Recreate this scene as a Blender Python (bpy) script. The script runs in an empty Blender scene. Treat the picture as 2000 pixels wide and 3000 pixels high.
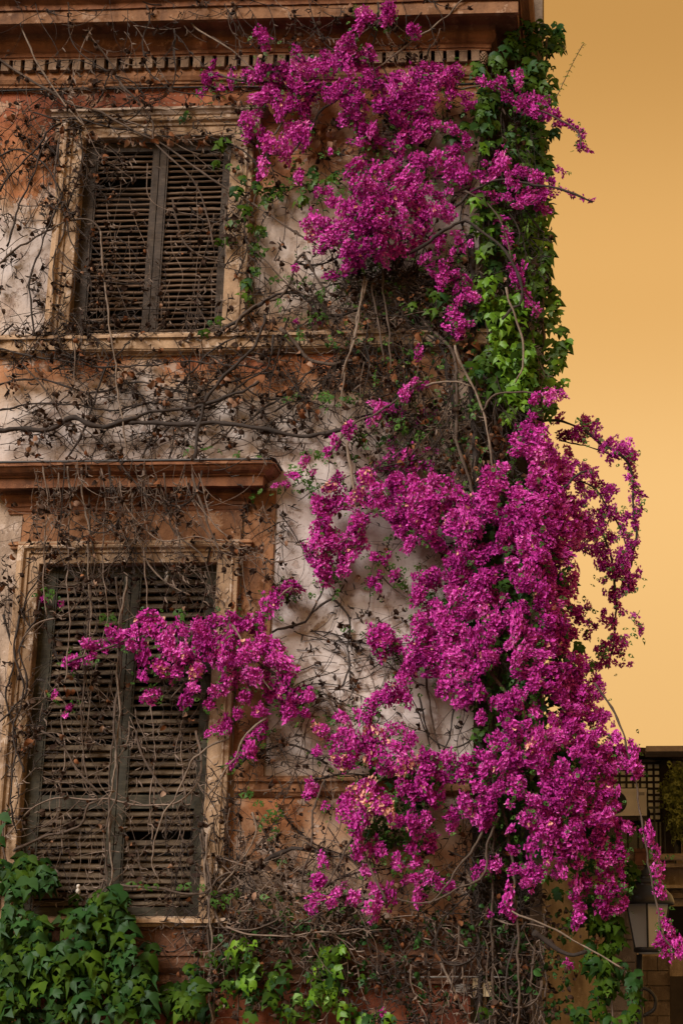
import bpy, math, random
import numpy as np
from mathutils import Matrix, Vector
random.seed(7); RNG = np.random.default_rng(7)
SC = bpy.context.scene
COL = SC.collection
R = math.radians

# ------------------------------------------------------------------ camera
# a standing viewer looks up at the facade; the lens is shifted so that the
# optical axis points at the corner of the house
F, PX0, PY0 = 5000.0, 1580.0, 1500.0
def _n(v): v = np.array(v, float); return v/np.linalg.norm(v)
_s = 0.011
DV = _n((10, 17500, -5000)); DH = _n((1, _s, (10+17500*_s)/5000)); DY = np.cross(DV, DH)
CM = np.array([DH, DY, DV])                      # camera -> world
_c = CM @ np.array((1000-PX0, 0, -F))
CAM = np.array((0.0, -_c[1]*14.0/F, 1.65))
def at(u, v, y=0.0):
    """world point at depth y (wall plane = 0) for survey coordinates u, v"""
    w = CM @ np.array((u-PX0, PY0-v, -F)); t = (y-CAM[1])/w[1]
    return CAM + w*t
def survey(p):
    c = CM.T @ (np.asarray(p, float)-CAM); k = -F/c[2]
    return PX0+c[0]*k, PY0-c[1]*k
def X(u, v, y=0.0): return float(at(u, v, y)[0])
def Z(u, v, y=0.0): return float(at(u, v, y)[2])

cam_d = bpy.data.cameras.new('camera'); cam = bpy.data.objects.new('camera', cam_d); COL.objects.link(cam)
cam_d.sensor_fit = 'AUTO'; cam_d.sensor_width = 36.0; cam_d.lens = 36*F/3000
cam_d.shift_x = -(PX0-1000)/3000; cam_d.shift_y = 0
cam_d.clip_start = 0.1; cam_d.clip_end = 3000
M4 = Matrix([list(CM[i])+[CAM[i]] for i in range(3)]+[[0, 0, 0, 1]])
cam.matrix_world = M4
SC.camera = cam

# ------------------------------------------------------------------ sky, sun, exposure
SUN_EL, SUN_AZ = R(37), R(-36)                   # azimuth measured from the viewer's side, - = left
W = bpy.data.worlds.new('World'); SC.world = W; W.use_nodes = True
nt = W.node_tree; nt.nodes.clear()
out = nt.nodes.new('ShaderNodeOutputWorld'); bg = nt.nodes.new('ShaderNodeBackground')
sky = nt.nodes.new('ShaderNodeTexSky'); sky.sky_type = 'NISHITA'; sky.sun_disc = False
sky.sun_elevation = SUN_EL; sky.sun_rotation = math.pi+SUN_AZ*-1
sky.dust_density = 6; sky.air_density = 2
tc = nt.nodes.new('ShaderNodeTexCoord'); sep = nt.nodes.new('ShaderNodeSeparateXYZ')
ramp = nt.nodes.new('ShaderNodeValToRGB'); ramp.color_ramp.interpolation = 'EASE'
els = ramp.color_ramp.elements                   # dusty golden evening haze, paler grey overhead
for pos, c in ((0.0, (.252, .138, .044)), (.16, (.312, .181, .063)), (.28, (.335, .196, .069)), (.40, (.284, .153, .044)), (.54, (.206, .103, .024)), (.8, (.124, .091, .058)), (1.0, (.098, .084, .067))):
    e = els.new(pos) if pos not in (0.0, 1.0) else els[0 if pos == 0 else -1]
    e.color = (*c, 1)
mul = nt.nodes.new('ShaderNodeVectorMath'); mul.operation = 'SCALE'; mul.inputs['Scale'].default_value = 0.06
mix = nt.nodes.new('ShaderNodeMix'); mix.data_type = 'RGBA'; mix.inputs['Factor'].default_value = 0.97
L = nt.links.new
L(tc.outputs['Generated'], sep.inputs[0]); L(sep.outputs['Z'], ramp.inputs[0])
L(sky.outputs[0], mul.inputs[0]); L(mul.outputs[0], mix.inputs['A']); L(ramp.outputs[0], mix.inputs['B'])
L(mix.outputs['Result'], bg.inputs['Color']); bg.inputs['Strength'].default_value = 1.0; L(bg.outputs[0], out.inputs[0])

sd = bpy.data.lights.new('sun', 'SUN'); sun = bpy.data.objects.new('sun', sd); COL.objects.link(sun)
sd.energy = 1.5; sd.angle = R(26); sd.color = (1.0, .97, .955)
sun.rotation_euler = (Vector((math.sin(SUN_AZ)*math.cos(SUN_EL), -math.cos(SUN_AZ)*math.cos(SUN_EL), math.sin(SUN_EL)))).to_track_quat('Z', 'Y').to_euler()
sun.location = (-3, -8, 12)
vs = SC.view_settings; vs.view_transform = 'Standard'; vs.look = 'None'; vs.exposure = 1.5; vs.gamma = 1
try: vs.use_curve_mapping = False
except Exception: pass
SC.render.engine = 'CYCLES'
SC.cycles.max_bounces = 6; SC.cycles.transparent_max_bounces = 6

# ------------------------------------------------------------------ materials
MATS = {}
def new_mat(name):
    m = bpy.data.materials.new(name); m.use_nodes = True; t = m.node_tree; t.nodes.clear()
    o = t.nodes.new('ShaderNodeOutputMaterial'); b = t.nodes.new('ShaderNodeBsdfPrincipled')
    t.links.new(b.outputs[0], o.inputs[0]); MATS[name] = m
    return m, t, b
def noise(t, scale, detail=4, rough=.6, coord='Object', stretch=None):
    c = t.nodes.new('ShaderNodeTexCoord'); n = t.nodes.new('ShaderNodeTexNoise')
    n.inputs['Scale'].default_value = scale; n.inputs['Detail'].default_value = detail; n.inputs['Roughness'].default_value = rough
    src = c.outputs[coord] if coord != 'World' else None
    if src is None:
        g = t.nodes.new('ShaderNodeNewGeometry'); src = g.outputs['Position']
    if stretch:
        mp = t.nodes.new('ShaderNodeMapping'); mp.inputs['Scale'].default_value = stretch
        t.links.new(src, mp.inputs[0]); src = mp.outputs[0]
    t.links.new(src, n.inputs['Vector'])
    return n.outputs['Fac']
def cramp(t, fac, stops, interp='LINEAR'):
    r = t.nodes.new('ShaderNodeValToRGB'); r.color_ramp.interpolation = interp
    e = r.color_ramp.elements
    while len(e) < len(stops): e.new(.5)
    for k, (p, c) in enumerate(stops): e[k].position = p; e[k].color = (*c, 1) if len(c) == 3 else c
    t.links.new(fac, r.inputs[0]); return r.outputs[0]
def math_(t, op, a, b):
    n = t.nodes.new('ShaderNodeMath'); n.operation = op
    for i, v in enumerate((a, b)):
        if isinstance(v, (int, float)): n.inputs[i].default_value = v
        else: t.links.new(v, n.inputs[i])
    return n.outputs[0]
def mixc(t, f, a, b, mode='MIX'):
    n = t.nodes.new('ShaderNodeMix'); n.data_type = 'RGBA'; n.blend_type = mode
    for k, v in (('Factor', f), ('A', a), ('B', b)):
        s = [i for i in n.inputs if i.name == k and i.enabled][0]
        if isinstance(v, (int, float)): s.default_value = v
        elif isinstance(v, tuple): s.default_value = (*v, 1)
        else: t.links.new(v, s)
    return [o for o in n.outputs if o.enabled][0]
def bump(t, b, h, strength=.4, dist=.01):
    n = t.nodes.new('ShaderNodeBump'); n.inputs['Strength'].default_value = strength; n.inputs['Distance'].default_value = dist
    t.links.new(h, n.inputs['Height']); t.links.new(n.outputs[0], b.inputs['Normal'])

def plaster_mat():
    m, t, b = new_mat('plaster')
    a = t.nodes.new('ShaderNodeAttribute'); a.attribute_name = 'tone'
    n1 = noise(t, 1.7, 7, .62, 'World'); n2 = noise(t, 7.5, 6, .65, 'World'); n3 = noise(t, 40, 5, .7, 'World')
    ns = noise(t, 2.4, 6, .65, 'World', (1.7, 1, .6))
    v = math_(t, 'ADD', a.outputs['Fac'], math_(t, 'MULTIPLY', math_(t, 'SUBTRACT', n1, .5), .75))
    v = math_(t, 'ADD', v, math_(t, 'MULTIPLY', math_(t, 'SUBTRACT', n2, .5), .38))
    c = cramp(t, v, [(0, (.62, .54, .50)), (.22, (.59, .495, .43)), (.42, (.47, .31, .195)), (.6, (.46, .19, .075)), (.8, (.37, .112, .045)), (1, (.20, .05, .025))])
    dirt = cramp(t, ns, [(.45, (1, 1, 1)), (.72, (.66, .62, .59))])
    c = mixc(t, .6, c, dirt, 'MULTIPLY')
    sp = cramp(t, n3, [(.30, (.55, .5, .46)), (.46, (1, 1, 1)), (.72, (1, 1, 1)), (.85, (1.18, 1.15, 1.1))])
    c = mixc(t, .8, c, sp, 'MULTIPLY')
    fl = cramp(t, noise(t, 3.4, 9, .72, 'World'), [(.560, (0, 0, 0)), (.568, (1, 1, 1))])
    fl2 = cramp(t, noise(t, 9.0, 8, .7, 'World', (1, 1, .8)), [(.62, (0, 0, 0)), (.635, (1, 1, 1))])
    under = cramp(t, v, [(.25, (.40, .30, .25)), (.45, (.55, .44, .36)), (.9, (.44, .27, .17))])
    c = mixc(t, math_(t, 'MULTIPLY', fl, .85), c, under)
    c = mixc(t, math_(t, 'MULTIPLY', fl2, .7), c, mixc(t, 1.0, c, (.66, .60, .55), 'MULTIPLY'))
    gr = cramp(t, noise(t, 1.1, 8, .7, 'World', (1, 1, .7)), [(.46, (1, 1, 1)), (.68, (.55, .50, .46))]); c = mixc(t, .6, c, gr, 'MULTIPLY')
    crk = t.nodes.new('ShaderNodeTexVoronoi'); crk.feature = 'DISTANCE_TO_EDGE'; crk.inputs['Scale'].default_value = 2.3
    g = t.nodes.new('ShaderNodeNewGeometry'); wv = t.nodes.new('ShaderNodeVectorMath'); wv.operation = 'MULTIPLY_ADD'
    wn = t.nodes.new('ShaderNodeTexNoise'); wn.inputs['Scale'].default_value = 5; t.links.new(g.outputs['Position'], wn.inputs['Vector'])
    t.links.new(wn.outputs['Color'], wv.inputs[0]); wv.inputs[1].default_value = (.35, .35, .35); t.links.new(g.outputs['Position'], wv.inputs[2])
    t.links.new(wv.outputs[0], crk.inputs['Vector'])
    ck = cramp(t, crk.outputs['Distance'], [(0, (.45, .38, .33)), (.012, (1, 1, 1))])
    gate = cramp(t, n1, [(.48, (0, 0, 0)), (.56, (1, 1, 1))])
    c = mixc(t, gate, c, mixc(t, .7, c, ck, 'MULTIPLY'))
    t.links.new(c, b.inputs['Base Color']); b.inputs['Roughness'].default_value = .92
    h = math_(t, 'ADD', math_(t, 'MULTIPLY', n2, .8), math_(t, 'MULTIPLY', n3, .25)); h = math_(t, 'SUBTRACT', h, math_(t, 'MULTIPLY', fl, .6))
    bump(t, b, h, .65, .016)
plaster_mat()
def stucco_mat(name, base, worn, dark, rough=.9):
    m, t, b = new_mat(name)
    n1 = noise(t, 2.2, 7, .65, 'World'); n2 = noise(t, 11, 6, .7, 'World', (1, 1, 1.6)); n3 = noise(t, 55, 4, .7, 'World')
    ns = noise(t, 3.2, 6, .65, 'World', (2.0, 1, .7))
    v = math_(t, 'ADD', math_(t, 'MULTIPLY', n1, .6), math_(t, 'MULTIPLY', n2, .4))
    c = cramp(t, v, [(.30, dark), (.46, base), (.60, base), (.72, worn)])
    d = cramp(t, ns, [(.42, (1, 1, 1)), (.66, (.36, .31, .28))]); c = mixc(t, .85, c, d, 'MULTIPLY')
    f_ = cramp(t, noise(t, 6.0, 9, .74, 'World'), [(.57, (0, 0, 0)), (.585, (1, 1, 1))]); c = mixc(t, math_(t, 'MULTIPLY', f_, .5), c, tuple(x*1.1 for x in worn))
    s = cramp(t, n3, [(.30, (.5, .45, .42)), (.45, (1, 1, 1)), (.70, (1, 1, 1)), (.82, (1.3, 1.25, 1.2))]); c = mixc(t, .8, c, s, 'MULTIPLY')
    t.links.new(c, b.inputs['Base Color']); b.inputs['Roughness'].default_value = rough
    bump(t, b, math_(t, 'ADD', n2, math_(t, 'MULTIPLY', n3, .4)), .6, .012)
stucco_mat('cream_stucco', (.44, .29, .17), (.64, .52, .42), (.22, .10, .045))
stucco_mat('cream_pale', (.42, .31, .225), (.56, .45, .37), (.26, .14, .07))
stucco_mat('ochre_stucco', (.30, .135, .056), (.44, .27, .16), (.12, .052, .026))
stucco_mat('ochre_deep', (.23, .090, .036), (.34, .17, .085), (.085, .038, .02))
stucco_mat('dentil_stucco', (.26, .165, .10), (.36, .26, .185), (.14, .078, .045))
stucco_mat('fascia_stucco', (.26, .125, .056), (.42, .27, .175), (.10, .044, .022))
stucco_mat('base_stucco', (.15, .062, .028), (.27, .15, .085), (.06, .027, .015))
stucco_mat('brown_stone', (.22, .16, .11), (.30, .23, .17), (.09, .065, .05))
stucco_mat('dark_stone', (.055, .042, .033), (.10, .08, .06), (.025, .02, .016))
stucco_mat('red_plaster', (.22, .05, .026), (.28, .10, .06), (.10, .028, .016))
stucco_mat('tan_wall', (.58, .45, .31), (.64, .53, .40), (.38, .28, .18))
def wood_mat(name, a, b_, c_):
    m, t, b = new_mat(name)
    n1 = noise(t, 3.0, 6, .7, 'World', (1, 1, 1)); n2 = noise(t, 60, 5, .7, 'World', (.12, 1, 1)); n3 = noise(t, 14, 5, .7, 'World')
    v = math_(t, 'ADD', math_(t, 'MULTIPLY', n2, .55), math_(t, 'MULTIPLY', n3, .45))
    c = cramp(t, v, [(.32, a), (.5, b_), (.68, c_)])
    d = cramp(t, n1, [(.35, (.55, .52, .5)), (.6, (1.1, 1.05, 1))]); c = mixc(t, .8, c, d, 'MULTIPLY')
    t.links.new(c, b.inputs['Base Color']); b.inputs['Roughness'].default_value = .85
    bump(t, b, v, .6, .006)
wood_mat('slat_wood', (.042, .022, .012), (.118, .070, .038), (.22, .145, .088))
wood_mat('frame_wood', (.028, .02, .014), (.06, .043, .03), (.115, .085, .06))
wood_mat('slat_green', (.044, .029, .016), (.105, .072, .041), (.19, .135, .082))
wood_mat('frame_green', (.022, .021, .013), (.050, .044, .027), (.10, .088, .058))
def bark_mat(name, a, b_):
    m, t, b = new_mat(name)
    n = noise(t, 55, 6, .75, 'World'); n1 = noise(t, 7, 4, .65, 'World')
    v = math_(t, 'ADD', math_(t, 'MULTIPLY', n, .6), math_(t, 'MULTIPLY', n1, .4))
    t.links.new(cramp(t, v, [(.34, a), (.64, b_)]), b.inputs['Base Color']); b.inputs['Roughness'].default_value = .9
    bump(t, b, n, .7, .006)
bark_mat('bark_dark', (.014, .010, .008), (.050, .034, .026))
bark_mat('bark_mid', (.035, .023, .016), (.125, .085, .060))
bark_mat('bark_light', (.085, .058, .042), (.28, .21, .155))
bark_mat('twig', (.012, .008, .006), (.045, .029, .021))
bark_mat('twig_pale', (.08, .055, .04), (.25, .18, .135))
def leaf_mat(name, stops, trans=.25, attr=True, rough=.45, spec=.35):
    m, t, b = new_mat(name)
    o = [n for n in t.nodes if n.type == 'OUTPUT_MATERIAL'][0]
    a = t.nodes.new('ShaderNodeAttribute'); a.attribute_name = 'shade'
    oi = t.nodes.new('ShaderNodeObjectInfo')
    n = noise(t, 3.0, 3, .6, 'World')
    v = math_(t, 'ADD', math_(t, 'MULTIPLY', a.outputs['Fac'], .55), math_(t, 'MULTIPLY', oi.outputs['Random'], .30))
    v = math_(t, 'ADD', v, math_(t, 'MULTIPLY', math_(t, 'SUBTRACT', n, .43), .75))
    c = cramp(t, v, stops)
    t.links.new(c, b.inputs['Base Color']); b.inputs['Roughness'].default_value = rough; b.inputs['Specular IOR Level'].default_value = spec
    tr = t.nodes.new('ShaderNodeBsdfTranslucent'); t.links.new(c, tr.inputs['Color'])
    ms = t.nodes.new('ShaderNodeMixShader'); ms.inputs[0].default_value = trans
    t.links.new(b.outputs[0], ms.inputs[1]); t.links.new(tr.outputs[0], ms.inputs[2]); t.links.new(ms.outputs[0], o.inputs[0])
leaf_mat('ivy_green', [(0, (.007, .020, .002)), (.40, (.023, .056, .003)), (.75, (.060, .118, .007)), (1, (.15, .18, .016))], .22, rough=.6, spec=.10)
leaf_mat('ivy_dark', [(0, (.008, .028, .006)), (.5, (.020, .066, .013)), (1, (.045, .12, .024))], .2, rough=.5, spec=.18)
leaf_mat('ivy_bright', [(0, (.055, .14, .006)), (.5, (.13, .29, .014)), (1, (.28, .45, .035))], .35)
leaf_mat('ivy_olive', [(0, (.025, .060, .006)), (.5, (.060, .125, .012)), (1, (.12, .20, .02))], .3, spec=.2)
leaf_mat('small_leaf', [(0, (.022, .055, .010)), (.5, (.058, .135, .022)), (1, (.14, .26, .05))], .25, spec=.15)
leaf_mat('dry_leaf', [(0, (.10, .048, .026)), (.5, (.26, .14, .085)), (1, (.46, .30, .21))], .12, rough=.8, spec=.1)
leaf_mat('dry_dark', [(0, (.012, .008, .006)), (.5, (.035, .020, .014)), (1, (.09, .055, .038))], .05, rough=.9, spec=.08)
leaf_mat('dry_rust', [(0, (.07, .026, .012)), (.5, (.18, .068, .028)), (1, (.34, .15, .07))], .12, rough=.8, spec=.1)
leaf_mat('bract', [(0, (.085, .004, .045)), (.20, (.19, .008, .110)), (.42, (.43, .024, .265)), (.66, (.66, .068, .44)), (.88, (.83, .19, .61)), (.965, (.88, .34, .72)), (.975, (.72, .26, .24)), (1, (.80, .42, .31))], .10, rough=.65, spec=.12)
leaf_mat('tree_leaf', [(0, (.08, .10, .012)), (.5, (.18, .20, .03)), (1, (.30, .32, .07))], .3)
def plain(name, c, rough=.6, metal=0, n=None, amt=.35, **kw):
    m, t, b = new_mat(name)
    nn = noise(t, n or 9, 5, .65, 'World')
    cc = cramp(t, nn, [(.3, tuple(x*(1-amt) for x in c)), (.7, tuple(min(1, x*(1+amt)) for x in c))])
    t.links.new(cc, b.inputs['Base Color']); b.inputs['Roughness'].default_value = rough; b.inputs['Metallic'].default_value = metal
    bump(t, b, nn, .2, .004)
    for k, v in kw.items(): b.inputs[k].default_value = v
plain('rusty_iron', (.055, .028, .018), .8, .2, 30, .5); plain('lead', (.05, .045, .042), .6); plain('black_iron', (.030, .028, .027), .38, .2); plain('cable_black', (.012, .011, .010), .7)
plain('interior_dark', (.006, .005, .004), .95); plain('steel_grey', (.30, .27, .24), .6); plain('box_tan', (.40, .30, .17), .7)
plain('ac_white', (.82, .74, .63), .55, 0, 5, .12); plain('ac_dark', (.045, .04, .036), .7); plain('roof_brown', (.055, .038, .025), .85)
plain('gutter', (.42, .32, .25), .6); plain('window_bar', (.05, .035, .022), .7); plain('pale_glass', (.80, .78, .68), .2, .08, 4, .2)
plain('dark_glass', (.012, .012, .011), .15); plain('terracotta', (.17, .07, .045), .85); plain('pipe_tan', (.46, .34, .24), .6)
plain('ceramic', (.55, .47, .38), .4); plain('asphalt', (.055, .05, .046), .9, 0, 20); plain('lamp_disc', (.52, .50, .46), .4); plain('pinecone', (.22, .13, .075), .9, 0, 40)
def glass_mat():
    m, t, b = new_mat('lamp_glass')
    b.inputs['Base Color'].default_value = (.86, .84, .80, 1); b.inputs['Roughness'].default_value = .3
    b.inputs['Transmission Weight'].default_value = .5; b.inputs['IOR'].default_value = 1.2
glass_mat()

# ------------------------------------------------------------------ mesh helpers
class MB:
    def __init__(s): s.v = []; s.f = []; s.sh = []
    def add(s, vs, fs, shade=None):
        k = len(s.v); s.v += [tuple(map(float, p)) for p in vs]; s.f += [tuple(i+k for i in f) for f in fs]
        s.sh += [0.5 if shade is None else shade]*len(vs); return s
    def box(s, x0, x1, y0, y1, z0, z1):
        p = [(x, y, z) for x in (x0, x1) for y in (y0, y1) for z in (z0, z1)]
        return s.add(p, [(0, 1, 3, 2), (4, 6, 7, 5), (0, 4, 5, 1), (2, 3, 7, 6), (0, 2, 6, 4), (1, 5, 7, 3)])
    def tube(s, pts, rad, sides=6, cap=True, shade=None):
        pts = np.asarray(pts, float); n = len(pts)
        rad = np.full(n, rad) if np.isscalar(rad) else np.asarray(rad, float)
        tn = np.gradient(pts, axis=0); tn /= np.linalg.norm(tn, axis=1)[:, None]+1e-9
        up = np.array((0.3, 1, 0.2)); vs = []
        a = np.arange(sides)*2*math.pi/sides
        for i in range(n):
            u = np.cross(tn[i], up); l = np.linalg.norm(u)
            if l < 1e-3: u = np.cross(tn[i], (1, 0, 0)); l = np.linalg.norm(u)
            u /= l; w = np.cross(tn[i], u)
            vs += list(pts[i]+rad[i]*(np.cos(a)[:, None]*u+np.sin(a)[:, None]*w))
        fs = [(i*sides+j, i*sides+(j+1) % sides, (i+1)*sides+(j+1) % sides, (i+1)*sides+j) for i in range(n-1) for j in range(sides)]
        if cap: fs += [tuple(range(sides))[::-1], tuple(range((n-1)*sides, n*sides))]
        return s.add(vs, fs, shade)
    def lathe(s, prof, c=(0, 0, 0), seg=24):
        vs = []; n = len(prof)
        for r, z in prof:
            for j in range(seg):
                a = 2*math.pi*j/seg; vs.append((c[0]+r*math.cos(a), c[1]+r*math.sin(a), c[2]+z))
        fs = [(i*seg+j, i*seg+(j+1) % seg, (i+1)*seg+(j+1) % seg, (i+1)*seg+j) for i in range(n-1) for j in range(seg)]
        return s.add(vs, fs)
    def build(s, name, mat, parent=None, smooth=False, attr=False, origin=None):
        me = bpy.data.meshes.new(name); v = np.array(s.v)
        if origin is not None: v = v-np.array(origin)
        me.from_pydata(v.tolist(), [], s.f); me.update()
        if attr:
            at_ = me.attributes.new('shade', 'FLOAT', 'POINT'); at_.data.foreach_set('value', np.array(s.sh, dtype=np.float32))
        return link(name, me, mat, parent, smooth, origin)
def link(name, me, mat, parent=None, smooth=False, origin=None):
    if mat and not me.materials: me.materials.append(MATS[mat])
    if smooth: me.polygons.foreach_set('use_smooth', [True]*len(me.polygons))
    o = bpy.data.objects.new(name, me); COL.objects.link(o)
    if parent is not None: o.parent = parent
    if origin is not None: o.location = origin
    return o
def thing(name, label, cat, group=None):
    o = bpy.data.objects.new(name, None); COL.objects.link(o); o['label'] = label; o['category'] = cat
    if group: o['group'] = group
    return o
def tag(o, label, cat, group=None):
    o['label'] = label; o['category'] = cat
    if group: o['group'] = group
    return o
def np_mesh(name, V, F_, shade=None):
    """fast mesh from numpy: triangles (n,3)"""
    me = bpy.data.meshes.new(name); nv, nf = len(V), len(F_)
    me.vertices.add(nv); me.vertices.foreach_set('co', np.asarray(V, np.float32).ravel())
    me.loops.add(nf*3); me.loops.foreach_set('vertex_index', np.asarray(F_, np.int32).ravel())
    me.polygons.add(nf); me.polygons.foreach_set('loop_start', np.arange(0, nf*3, 3, dtype=np.int32))
    try: me.polygons.foreach_set('loop_total', np.full(nf, 3, np.int32))
    except Exception: pass
    if shade is not None:
        a = me.attributes.new('shade', 'FLOAT', 'POINT'); a.data.foreach_set('value', np.asarray(shade, np.float32))
    me.update(calc_edges=True); me.validate()
    return me
def spline(pts, step):
    """Catmull-Rom through pts (n,k)"""
    P = np.asarray(pts, float)
    if len(P) < 3:
        n = max(2, int(np.linalg.norm(P[-1]-P[0])/step)); return P[0]+(P[-1]-P[0])*np.linspace(0, 1, n)[:, None]
    E = np.vstack([2*P[0]-P[1], P, 2*P[-1]-P[-2]]); out = []
    for i in range(1, len(E)-2):
        n = max(2, int(np.linalg.norm(E[i+1]-E[i])/step))
        for t in np.linspace(0, 1, n, endpoint=False):
            out.append(.5*(2*E[i]+(E[i+1]-E[i-1])*t+(2*E[i-1]-5*E[i]+4*E[i+1]-E[i+2])*t*t+(3*E[i]-E[i-1]-3*E[i+1]+E[i+2])*t**3))
    out.append(P[-1]); return np.array(out)
def pts_of(s): return [tuple(float(q) for q in p.split(',')) for p in s.replace('\n', '').replace(' ', '').split(';') if p]
MPP = 1/357.0                                    # metres per survey unit on the facade

# ------------------------------------------------------------------ ground
g = MB(); g.add([(-300, -300, 0), (300, -300, 0), (300, 600, 0), (-300, 600, 0)], [(0, 1, 2, 3)])
o = g.build('ground', 'asphalt'); o['kind'] = 'structure'

# ------------------------------------------------------------------ the overgrown house
house = thing('house', 'old ochre plaster house front with louvred shutters, buried under climbing plants', 'house')
XC = X(1402, 700); XL = X(0, 2500)-2.5
def sweep(prof, x0, x1, retl=False, retr=None):
    """moulding: prof = [(d, z)], runs along the wall; retl / retr = depth of the mitred returns"""
    m = MB(); path = []
    nx_ = max(2, int((x1-x0)/.10)); rj = random.Random(int((x1-x0)*1e4)+len(prof)); wob = [0.0]*(nx_+1); chip = {}
    for i in range(1, nx_+1): wob[i] = wob[i-1]*.9+rj.gauss(0, .0012)       # hand-run mouldings: never quite straight, edges knocked off here and there
    for q, (d, z) in enumerate(prof):
        p = []; mid = []
        for i in range(1, nx_):
            k = (q//2, i)
            if k not in chip: chip[k] = rj.uniform(.006, .018) if rj.random() < .035 else 0
            c_ = chip[k] if d > .02 else 0
            mid.append((x0+(x1-x0)*(i+rj.uniform(-.3, .3))/nx_, -max(0, d+wob[i]*.7+rj.gauss(0, .0009)-c_) if d > 0 else 0, z+wob[i]*1.2+rj.gauss(0, .0007)))
        p += [(x0-d, .03, z), (x0-d, -d, z)] if retl else [(x0, -d, z)]
        p += mid
        p += [(x1+d, -d, z), (x1+d, retr, z)] if retr else [(x1, -d, z)]
        path.append(p)
    n = len(path[0]); m.v = [q for p in path for q in p]; m.sh = [.5]*len(m.v)
    for i in range(len(path)-1):
        for j in range(n-1): m.f.append((i*n+j, (i+1)*n+j, (i+1)*n+j+1, i*n+j+1))
    if not retr: m.f.append(tuple(i*n+n-1 for i in range(len(path))))
    if not retl: m.f.append(tuple(i*n for i in range(len(path)))[::-1])
    return m
def prof_at(u, lst): return [(d, Z(u, v, -d)) for d, v in lst]

# --- openings (survey coordinates of the two windows)
U = dict(xl=X(229, 700), xr=X(667, 700), zb=Z(450, 980), zt=Z(450, 410))
Lw = dict(xl=X(97, 1980), xr=X(623, 1980), zb=Z(380, 2694), zt=Z(380, 1655))
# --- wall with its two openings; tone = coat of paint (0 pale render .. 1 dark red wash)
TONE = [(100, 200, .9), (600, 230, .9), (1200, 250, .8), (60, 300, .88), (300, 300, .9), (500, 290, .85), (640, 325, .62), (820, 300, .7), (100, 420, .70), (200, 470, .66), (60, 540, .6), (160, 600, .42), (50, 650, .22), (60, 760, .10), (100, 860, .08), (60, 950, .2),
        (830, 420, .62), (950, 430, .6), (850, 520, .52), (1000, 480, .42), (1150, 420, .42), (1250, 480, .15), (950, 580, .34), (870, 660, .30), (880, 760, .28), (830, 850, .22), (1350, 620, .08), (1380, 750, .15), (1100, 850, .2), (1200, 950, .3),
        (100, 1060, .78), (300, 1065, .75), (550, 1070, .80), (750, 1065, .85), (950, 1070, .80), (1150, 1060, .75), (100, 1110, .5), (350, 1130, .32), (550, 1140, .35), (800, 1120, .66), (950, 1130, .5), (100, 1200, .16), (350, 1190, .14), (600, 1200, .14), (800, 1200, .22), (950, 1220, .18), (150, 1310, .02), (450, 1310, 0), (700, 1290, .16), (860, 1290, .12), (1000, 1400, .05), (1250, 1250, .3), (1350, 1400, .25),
        (30, 1480, .42), (40, 1600, .40), (25, 1750, .25), (20, 1900, .15), (850, 1500, 0), (900, 1620, .0), (1000, 1720, -.04), (1150, 1700, -.05), (1200, 1800, -.04), (900, 1850, .03), (950, 2000, .10), (1100, 2000, .1), (1250, 2130, .1), (1000, 2150, .12), (800, 2200, .2), (1350, 1900, .1),  # below zero: wall colour paled to offset the shadow of the flowers
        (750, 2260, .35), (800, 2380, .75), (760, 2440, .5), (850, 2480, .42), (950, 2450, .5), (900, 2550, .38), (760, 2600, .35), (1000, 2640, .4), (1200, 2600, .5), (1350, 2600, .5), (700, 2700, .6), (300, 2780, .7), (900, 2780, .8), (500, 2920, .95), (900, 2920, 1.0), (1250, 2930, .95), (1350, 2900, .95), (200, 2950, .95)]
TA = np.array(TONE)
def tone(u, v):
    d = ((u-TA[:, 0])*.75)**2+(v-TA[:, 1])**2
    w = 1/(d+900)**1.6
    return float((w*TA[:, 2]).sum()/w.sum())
def grid_axis(a, b, cuts, step):
    c = sorted([a, b]+[q for q in cuts if a < q < b]); r = []
    for p, q in zip(c, c[1:]):
        n = max(1, round((q-p)/step)); r += list(np.linspace(p, q, n, endpoint=False))
    return r+[b]
gx = grid_axis(XL, XC, [U['xl'], U['xr'], Lw['xl'], Lw['xr']], .07)
gz = grid_axis(0, Z(600, 150)+1.2, [U['zb'], U['zt'], Lw['zb'], Lw['zt']], .07)
V = []; tn_ = []
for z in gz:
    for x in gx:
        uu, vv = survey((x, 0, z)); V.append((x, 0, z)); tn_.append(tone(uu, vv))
nx = len(gx); Fq = []
def inside(x, z, w): return w['xl'] < x < w['xr'] and w['zb'] < z < w['zt']
for j in range(len(gz)-1):
    for i in range(nx-1):
        cx_, cz_ = (gx[i]+gx[i+1])/2, (gz[j]+gz[j+1])/2
        if inside(cx_, cz_, U) or inside(cx_, cz_, Lw): continue
        Fq.append((j*nx+i, j*nx+i+1, (j+1)*nx+i+1, (j+1)*nx+i))
me = bpy.data.meshes.new('wall'); me.from_pydata(V, [], Fq); me.update()
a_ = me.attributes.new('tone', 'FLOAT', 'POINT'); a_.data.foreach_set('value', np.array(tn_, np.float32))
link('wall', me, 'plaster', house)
# side of the house and the set-back wing behind the corner
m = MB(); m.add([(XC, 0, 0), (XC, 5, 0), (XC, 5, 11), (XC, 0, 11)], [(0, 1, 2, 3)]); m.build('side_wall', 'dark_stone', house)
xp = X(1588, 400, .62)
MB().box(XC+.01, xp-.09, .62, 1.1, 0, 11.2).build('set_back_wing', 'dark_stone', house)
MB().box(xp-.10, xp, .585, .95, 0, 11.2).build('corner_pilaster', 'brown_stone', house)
MB().box(XL, XC, .62, 5, 9.4, 9.6).build('attic_floor', 'dark_stone', house)

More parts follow.
